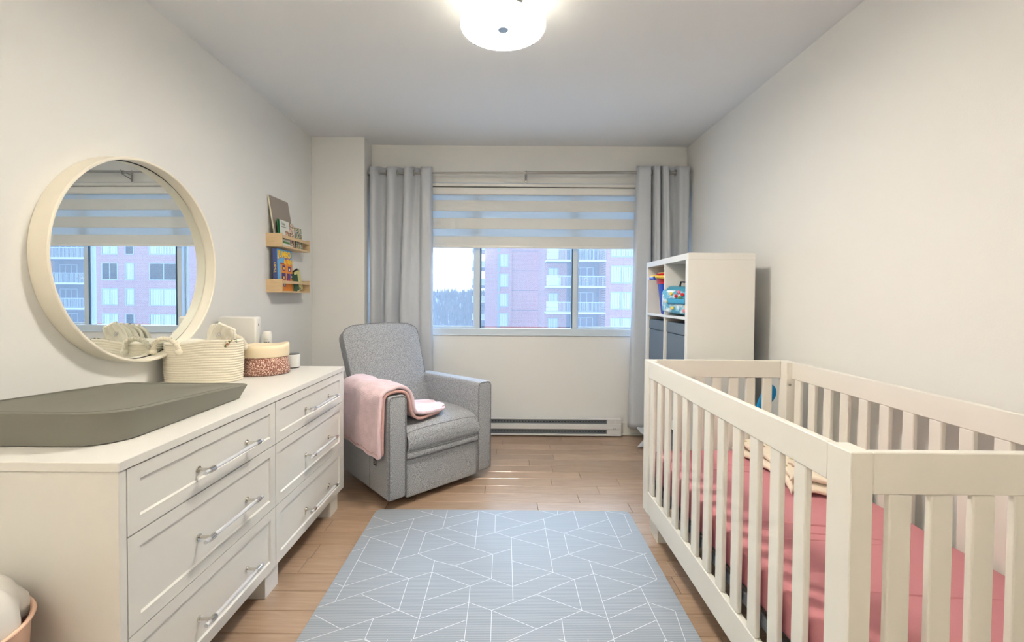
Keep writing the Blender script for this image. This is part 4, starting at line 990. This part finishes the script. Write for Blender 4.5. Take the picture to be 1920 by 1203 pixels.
# swaddle lying folded at the wall side of the mattress
sw = thing('folded_swaddle', 'cream spotted baby swaddle folded on the rose cot sheet', 'blanket', (1.30, 1.75, .44))
M_sw = mat('cream_spotted_cotton', (238, 226, 206), .9, bump=.35, scale=60, noise_amt=.03); M_spot = mat('swaddle_spot', (186, 150, 130), .9); M_spot2 = mat('swaddle_spot_olive', (196, 190, 140), .9)
def swf(u, v, lvl=0):
    x = 1.16 + .25 * u + .02 * math.sin(v * 5); y = 1.71 + .52 * v + .02 * math.sin(u * 6)
    x -= .0 + .05 * (1 - v) ** 2; 
    ed = min(u, 1 - u, v, 1 - v); z = .452 + lvl * .030 + .020 * min(1, ed / .08) ** .5 + .010 * noise.noise(Vector((u * 5, v * 8, lvl * 3)))
    return (x, y, z)
o = local(obj('lower_fold', grid(lambda u, v: swf(u, v), 26, 44), M_sw, sw, True), sw); solid(o, .020, -1); subd(o)
o = local(obj('upper_fold', grid(lambda u, v: tuple(Vector(swf(.06 + u * .88, .03 + v * .90, 1))), 26, 40), M_sw, sw, True), sw); solid(o, .020, -1); subd(o)
rs = random.Random(5)
for k in range(26):
    u, v = rs.uniform(.06, .92), rs.uniform(.05, .95); p = Vector(swf(.06 + u * .88, .03 + v * .90, 1)); b2 = bmesh.new(); bmesh.ops.create_icosphere(b2, subdivisions=2, radius=1)
    tf(b2, Matrix.Translation(p + Vector((0, 0, .0005))) @ Matrix.Rotation(rs.uniform(0, 3), 4, 'Z') @ Matrix.Diagonal((.012, .008, .0025, 1))); local(obj('printed_spot', b2, rs.choice((M_spot, M_spot2, M_spot)), sw, True), sw)

# ================================================================== CUBE SHELF
KX0, KX1, KY0, KY1, KH = 1.050, 1.440, 2.568, 3.338, 1.472
ks = thing('cube_shelf', 'tall white eight-cube shelf unit standing between crib and window', 'shelf', ((KX0 + KX1) / 2, (KY0 + KY1) / 2, 0))
def K_(o): return local(o, ks)
T = .038; zc = [KH - T, 1.096, .7445, .393, T]; ym0, ym1 = 2.945, 2.961
K_(obj('top_panel', B((KX0, KY0, KH - T), (KX1, KY1, KH), .0012, 1), M_white, ks)); K_(obj('bottom_panel', B((KX0, KY0, 0.0), (KX1, KY1, T), .0012, 1), M_white, ks))
for y0, y1 in ((KY0, KY0 + T), (KY1 - T, KY1)): K_(obj('side_panel', B((KX0, y0, T + .0004), (KX1, y1, KH - T - .0004), .0012, 1), M_white, ks))
for z in zc[1:4]: K_(obj('shelf_board', B((KX0, KY0 + T, z - .016), (KX1, KY1 - T, z), .0008, 1), M_white, ks))
for i in range(4):
    zt_, zb_ = (zc[i] - (.0163 if i else .0003)), zc[i + 1] + .0003
    K_(obj('divider', B((KX0 + .0005, ym0, zb_), (KX1 - .0005, ym1, zt_), .0008, 1), M_white, ks))
cellsY = ((KY0 + T, ym0), (ym1, KY1 - T))
# fabric boxes
def fbox(z, c, label):
    y0, y1 = cellsY[c]; y0 += .010; y1 -= .010; h = .325
    b = thing('fabric_box', label, 'box', (KX0 + .015, (y0 + y1) / 2, z), 'slate fabric boxes in the cube shelf')
    bm = B((KX0 + .012, y0, z + .0004), (KX0 + .375, y1, z + .236), .006, 2)
    local(obj('box_body', bm, M_greyfab, b), b)
    bm = B((KX0 + .010, y0 - .001, z + .238), (KX0 + .376, y1 + .001, z + .307), .006, 2)
    local(obj('box_lid', bm, M_greyfab, b), b)
    return b
fbox(zc[2], 0, 'slate fabric box in the second row of the cube shelf, nearer the crib'); fbox(zc[2], 1, 'slate fabric box in the second row of the cube shelf, nearer the window')
fbox(zc[4], 0, 'slate fabric box in the bottom row of the cube shelf, nearer the crib'); fbox(zc[4], 1, 'slate fabric box in the bottom row of the cube shelf, nearer the window')
# toy bucket
bu = thing('toy_bucket', 'blue toy bucket with red rim and yellow handle in the top window-side cube', 'bucket', (1.185, 3.135, zc[1] + .0003))
sharp(obj('bucket_body', lathe([(0, 0), (.084, 0), (.087, .004), (.112, .225), (.109, .225), (.084, .008), (0, .006)], (0, 0), 40), M_blue, bu), 40)
sharp(obj('rim', lathe([(.1125, .212), (.120, .212), (.123, .278), (.126, .283), (.120, .284), (.113, .225)], (0, 0), 40), M_red, bu), 40)
sharp(obj('crenellation', lathe([(.108, .27), (.111, .292), (.106, .292), (.104, .27)], (0, 0), 40), M_yellow, bu), 40)
pts = [(-.006, -.128, .245)] + [(-.006 - .148 * math.sin(a * PI / 12), -.128 * math.cos(a * PI / 12), .245 + .016 * math.sin(a * PI / 12)) for a in range(1, 12)] + [(-.006, .128, .245)]
hd = obj('handle', tube(pts, [.0105 + .003 * (i % 2) for i in range(13)], 8), M_yellow, bu, True)
obj('pivot', cyl((-.006, -.134, .245), (-.006, -.118, .245), .013), M_yellow, hd); obj('pivot_pin', cyl((-.006, -.136, .245), (-.006, -.120, .245), .006), M_black, hd)
obj('grip', cyl((-.152, -.048, .252), (-.152, .048, .252), .013), M_blue, hd)
# iridescent bag
bg_ = thing('holographic_bag', 'shiny light blue holographic child bag in the top cube nearer the crib', 'bag', (1.085, 2.775, zc[1] + .0))
bg_.rotation_euler = (0, 0, .45)
bm = B((-.002, -.125, .003), (.14, .140, .185), .045, 5)
for v in bm.verts:
    if v.co.x < .05: v.co.x -= .014 * (1 - (v.co.y / .14) ** 2)
    v.co.z += .010 * math.sin(v.co.y * 9)
sharp(obj('bag_body', bm, mat('teal_satin', (70, 148, 176), .35), bg_), 60)
bm = B((-.024, -.118, .006), (.010, .132, .178), .016, 4)
for v in bm.verts:
    q = max(0, abs(v.co.y - .007) - .05) / .075; v.co.z -= .030 * q * q * (1 if v.co.z > .09 else -.5)
for v in bm.verts: v.co.x -= .008 * (1 - (v.co.y / .14) ** 2); v.co.z += .010 * math.sin(v.co.y * 9); v.co.y += .0
bm2 = bm; pk = obj('front_pocket', bm2, M_irid, bg_); sharp(pk, 60)
bm = B((-.040, -.07, .075), (-.026, .075, .110), .010, 3); sharp(obj('flap', bm, mat('flap_blue', (72, 158, 200), .25), bg_), 60)
for (y, z, m_) in ((-.05, .135, M_red), (-.02, .15, mat('confetti_pink', (214, 110, 130), .4)), (.04, .14, M_yellow), (.07, .09, M_yellow), (-.08, .06, M_yellow), (-.065, .035, mat('confetti_rose', (222, 140, 150), .4)), (.03, .05, M_yellow), (-.03, .115, M_leaf), (.0, .125, M_red), (-.09, .10, M_leaf)):
    b2 = bmesh.new(); bmesh.ops.create_icosphere(b2, subdivisions=2, radius=1); tf(b2, Matrix.Translation((-.034, y, z)) @ Matrix.Diagonal((.004, .014, .011, 1))); obj('confetti', b2, m_, bg_, True)
obj('carry_loop', tube([(.03, -.03, .178), (.03, -.025, .212), (.03, .02, .215), (.03, .03, .180)], .006, 8), M_black, bg_, True)
dl = thing('cloth_doll', 'pale pink soft toy leaning behind the shiny blue bag', 'toy', (1.30, 2.69, zc[1]))
b2 = bmesh.new(); bmesh.ops.create_uvsphere(b2, u_segments=20, v_segments=12, radius=1); tf(b2, Matrix.Translation((0, 0, .11)) @ Matrix.Diagonal((.055, .055, .11, 1))); obj('body', b2, mat('pale_pink_felt', (226, 190, 178), .9, bump=.2, scale=200), dl, True)
b2 = bmesh.new(); bmesh.ops.create_uvsphere(b2, u_segments=20, v_segments=12, radius=.05); tf(b2, Matrix.Translation((-.01, 0, .235))); hh = obj('head', b2, mat('tan_felt', (206, 168, 140), .9, bump=.2, scale=200), dl, True)
b2 = bmesh.new(); bmesh.ops.create_uvsphere(b2, u_segments=20, v_segments=12, radius=1); tf(b2, Matrix.Translation((.0, 0, .252)) @ Matrix.Diagonal((.054, .054, .044, 1))); obj('hair', b2, mat('brown_yarn', (110, 74, 52), .9, bump=.5, scale=200), hh, True)
for s in (-1, 1): obj('arm', tube([(-.01, s * .045, .17), (-.03, s * .075, .12), (-.04, s * .08, .07)], [.018, .016, .014], 8), hh.data.materials[0], dl, True)
# teal toys in the third row
for c, (y0, y1) in enumerate(cellsY):
    yc = (y0 + y1) / 2
    t_ = thing('teal_drum' if c == 0 else 'teal_ball', ('teal toy drum with a dark band in the third-row cube nearer the crib', 'teal toy ball in the third-row cube nearer the window')[c], 'toy', (1.20, yc, zc[3] + .0003))
    if c == 0:
        sharp(obj('shell', lathe([(0, 0), (.115, 0), (.120, .005), (.120, .235), (.115, .24), (0, .24)], (0, 0), 40), M_teal, t_), 40)
        for z in (.03, .18): obj('band', lathe([(.1202, z), (.123, z + .003), (.123, z + .027), (.1202, z + .03)], (0, 0), 40), M_dark, t_, True)
    else:
        b2 = bmesh.new(); bmesh.ops.create_uvsphere(b2, u_segments=32, v_segments=20, radius=.13); tf(b2, Matrix.Translation((0, 0, .13))); obj('shell', b2, M_teal, t_, True)
        obj('seam', tube([(.1305 * math.cos(a * PI / 16), .1305 * math.sin(a * PI / 16), .13) for a in range(32)], .003, 6, True), M_dark, t_, True)
# curved blue toy leaning on the wall behind the crib
bt_ = thing('curved_blue_toy', 'bright blue curved plastic toy leaning on the right wall behind the crib', 'toy', (1.447, 2.47, 0))
cv = [(-.045, .33), (-.030, .49), (-.010, .59), (.006, .66), (.024, .70), (.040, .708), (.052, .690), (.052, .660), (.040, .630)]
rr = [.050, .046, .038, .028, .022, .019, .017, .012, .004]
bm = tube([(.0 + a, 0, z) for a, z in catmull([(p[0], p[1]) for p in cv], 4)], [rr[min(8, int(i / 4))] * (1 - (i % 4) / 4) + rr[min(8, int(i / 4) + 1)] * ((i % 4) / 4) for i in range(33)], 14)
for v in bm.verts: v.co.y *= .45
o = obj('curved_blade', bm, M_skyblue, bt_, True)
sharp(obj('stand', lathe([(0, 0), (.058, 0), (.060, .01), (.050, .03), (.046, .20), (.049, .345), (0, .345)], (-.028, 0), 30, 1, .5), M_skyblue, bt_), 40)
# ================================================================== OUTSIDE (seen through the window and in the mirror)
SH = 2.72                                                         # storey height
def wz(k, base): return base + k * SH
GZ = -18.0
land = obj('land', B((-260, 30, GZ - 4), (260, 420, GZ)), M_land); land['kind'] = 'structure'
# distant wooded rise, too far to tell the trees apart
rt = random.Random(11); bm = bmesh.new()
def hill(x, y): return GZ + 5 + (y - 90) / 270 * 19.0 + 1.2 * noise.noise(Vector((x * .03, y * .03, 0)))
b2 = bmesh.new()
g = grid(lambda u, v: (-170 + 300 * u, 90 + 300 * v, hill(-170 + 300 * u, 90 + 300 * v) - (2.5 if v < .999 else 12)), 40, 30)
hl = obj('wooded_hill', g, M_land, None, True); hl['kind'] = 'structure'
for k in range(2600):
    y = rt.uniform(95, 375); x = rt.uniform(-.235 * y - 5, 0.02 * y); z = hill(x, y); hgt_ = rt.uniform(3.2, 5.4); r = hgt_ * rt.uniform(.10, .18)
    a0 = rt.uniform(0, 6); vs = [bm.verts.new((x + r * math.cos(a0 + a * 2.09), y + r * math.sin(a0 + a * 2.09), z - 2.5)) for a in range(3)]; tpv = bm.verts.new((x + rt.uniform(-.4, .4), y, z + hgt_ - 2.6))
    for a in range(3): bm.faces.new((vs[a], vs[(a + 1) % 3], tpv))
    for q in range(2):
        an = rt.uniform(0, 6.28); p = Vector((x, y, z + hgt_ * .15 - 1)); e = p + Vector((math.cos(an) * r * 3, math.sin(an) * r * 3, hgt_ * .5)); s = Vector((-math.sin(an), math.cos(an), 0)) * .10
        v3 = [bm.verts.new(p - s), bm.verts.new(p + s), bm.verts.new(e)]; bm.faces.new(v3)
fo = obj('forest', bm, M_bark); tag(fo, 'bare winter woods covering the distant rise beyond the towers', 'trees', kind='stuff')

def ext_window(parent, x0, x1, z0, z1, y, panes, curtain_on=True, narrow=None):
    """aluminium window set 12 cm into the brick face at y"""
    fr = obj('window', rectframe(x0, x1, z0, z1, y - .03, y + .05, .09, .09, .10, .08, 0), M_extw, parent)
    g = obj('glass', B((x0 + .08, y + .02, z0 + .08), (x1 - .08, y + .04, z1 - .07)), M_extg, fr)
    xs = [x0 + (x1 - x0) * i / panes for i in range(panes + 1)]
    bmm = bmesh.new()
    for x in xs[1:-1]: B((x - .04, y - .02, z0 + .1), (x + .04, y + .02, z1 - .08), bm=bmm)
    if panes > 1: obj('window_bar', bmm, M_extw, fr)
    else: bmm.free()
    if curtain_on:
        bmm = bmesh.new(); n = max(3, int((x1 - x0) / .18))
        for i in range(n):
            xx = x0 + .1 + (x1 - x0 - .2) * i / n
            B((xx, y + .005, z0 + .12), (xx + (x1 - x0 - .2) / n * .8, y + .018, z1 - .09), bm=bmm)
        obj('drawn_curtain', bmm, M_extc, fr)
    return fr
# --- far tower -----------------------------------------------------
Y1_ = 61.0
t1 = thing('apartment_tower', 'farther red brick tower with one narrow column of windows, left of the balconies', 'building', (1.1, Y1_, GZ))
def T1(o): return local(o, t1)
ZT = 26.0
T1(obj('brick_wall', B((-3.1, Y1_, GZ), (5.8, Y1_ + 12, ZT)), M_brick, t1))
T1(obj('brick_pier', B((.22, Y1_ - .25, GZ), (.62, Y1_ - .001, ZT)), M_brick, t1))
for k in range(-4, 5):
    z0 = .0 + wz(k, 1.0 - .25) ; z1 = z0 + 1.85
    z0, z1 = .80 + k * SH - .95, .80 + k * SH + .90 
    o = ext_window(t1, -1.02, -.72 + .9, z0, z1, Y1_ - .05, 2, True); local(o, t1)
    T1(obj('window_surround', B((-1.35, Y1_ - .12, z0 - .6), (-1.02, Y1_ - .001, z1)), M_extg, t1))
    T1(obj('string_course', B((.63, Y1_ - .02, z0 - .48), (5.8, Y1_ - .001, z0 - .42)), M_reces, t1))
    # balconies on the flank
    zb = .35 + k * 2.55
    f_ = T1(obj('balcony', B((-5.1, Y1_ + 3, zb), (-3.105, Y1_ + 5.0, zb + .22)), M_slab, t1))
    obj('balcony_front', B((-5.1, Y1_ + 3.0, zb + .22), (-3.105, Y1_ + 3.08, zb + .95)), M_rail, f_)
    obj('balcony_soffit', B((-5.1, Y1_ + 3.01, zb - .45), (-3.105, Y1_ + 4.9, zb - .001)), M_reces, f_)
# --- near wing -----------------------------------------------------
Y2_ = 46.0
t2 = thing('apartment_block', 'nearer red brick block with stacked balconies and wide curtained windows', 'building', (25, Y2_, GZ))
def T2(o): return local(o, t2)
T2(obj('recess_wall', B((4.06, Y2_ + 2.0, GZ), (10.25, Y2_ + 12, ZT)), M_brick, t2))
T2(obj('brick_wall', B((10.25, Y2_, GZ), (43.2, Y2_ + 12, ZT)), M_brick, t2))
T2(obj('recess_wall', B((43.2, Y2_ + 2.0, GZ), (49.5, Y2_ + 12, ZT)), M_brick, t2))
T2(obj('brick_wall', B((49.5, Y2_, GZ), (62, Y2_ + 12, ZT)), M_brick, t2))
def balconies(x0, x1, flip=False):
    for k in range(-4, 6):
        z = 2.40 + k * SH
        s = T2(obj('balcony', B((x0, Y2_ - .15, z - .18), (x1, Y2_ + 2.0, z)), M_slab, t2))
        bmm = bmesh.new(); B((x0 + .05, Y2_ - .10, z + 1.0), (x1 - .05, Y2_ - .05, z + 1.06), bm=bmm)
        n = int((x1 - x0) / .14)
        for i in range(n): B((x0 + .08 + i * .14, Y2_ - .09, z), (x0 + .11 + i * .14, Y2_ - .06, z + 1.0), bm=bmm)
        obj('railing', bmm, M_rail, s)
        # solid screen with slats at one end and an air-conditioner-sized cupboard
        xa, xb = (x0, x0 + 1.25) if not flip else (x1 - 1.25, x1)
        bmm = bmesh.new()
        for i in range(8): B((xa, Y2_ - .14, z + .08 + i * .13), (xb, Y2_ - .10, z + .17 + i * .13), bm=bmm)
        obj('screen', bmm, M_slab, s); 
        if k % 2 == 0: obj('cupboard', B((xa + .2, Y2_ + .3, z), (xb + .3, Y2_ + .9, z + .9), .02, 1), M_extc, s)
        # dark glazed door and window in the recess
        d = ext_window(t2, x0 + 3.2, x1 - .9, z + .02, z + 2.1, Y2_ + 1.95, 3, False); local(d, t2)
        d = ext_window(t2, x0 + .4, x0 + 1.5, z + .35, z + 2.0, Y2_ + 1.95, 2, True); local(d, t2)
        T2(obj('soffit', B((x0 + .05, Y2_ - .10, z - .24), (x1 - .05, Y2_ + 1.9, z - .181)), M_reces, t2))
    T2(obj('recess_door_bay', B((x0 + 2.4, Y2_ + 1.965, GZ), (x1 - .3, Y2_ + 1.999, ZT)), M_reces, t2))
balconies(4.06, 10.25); balconies(43.25, 49.45, True)
for (x0, x1, p) in ((10.75, 13.95, 3), (16.8, 19.6, 3), (22.0, 23.2, 1), (26.0, 29.0, 3), (33.3, 36.5, 2), (38.15, 39.15, 1), (39.95, 41.75, 2)):
    for k in range(-3, 5):
        z1 = 4.55 + (k - 1) * SH + .0; z0 = z1 - 1.85
        o = ext_window(t2, x0, x1, z0, z1, Y2_ - .02, p, (k + p) % 3 != 0 or x0 < 15); local(o, t2)
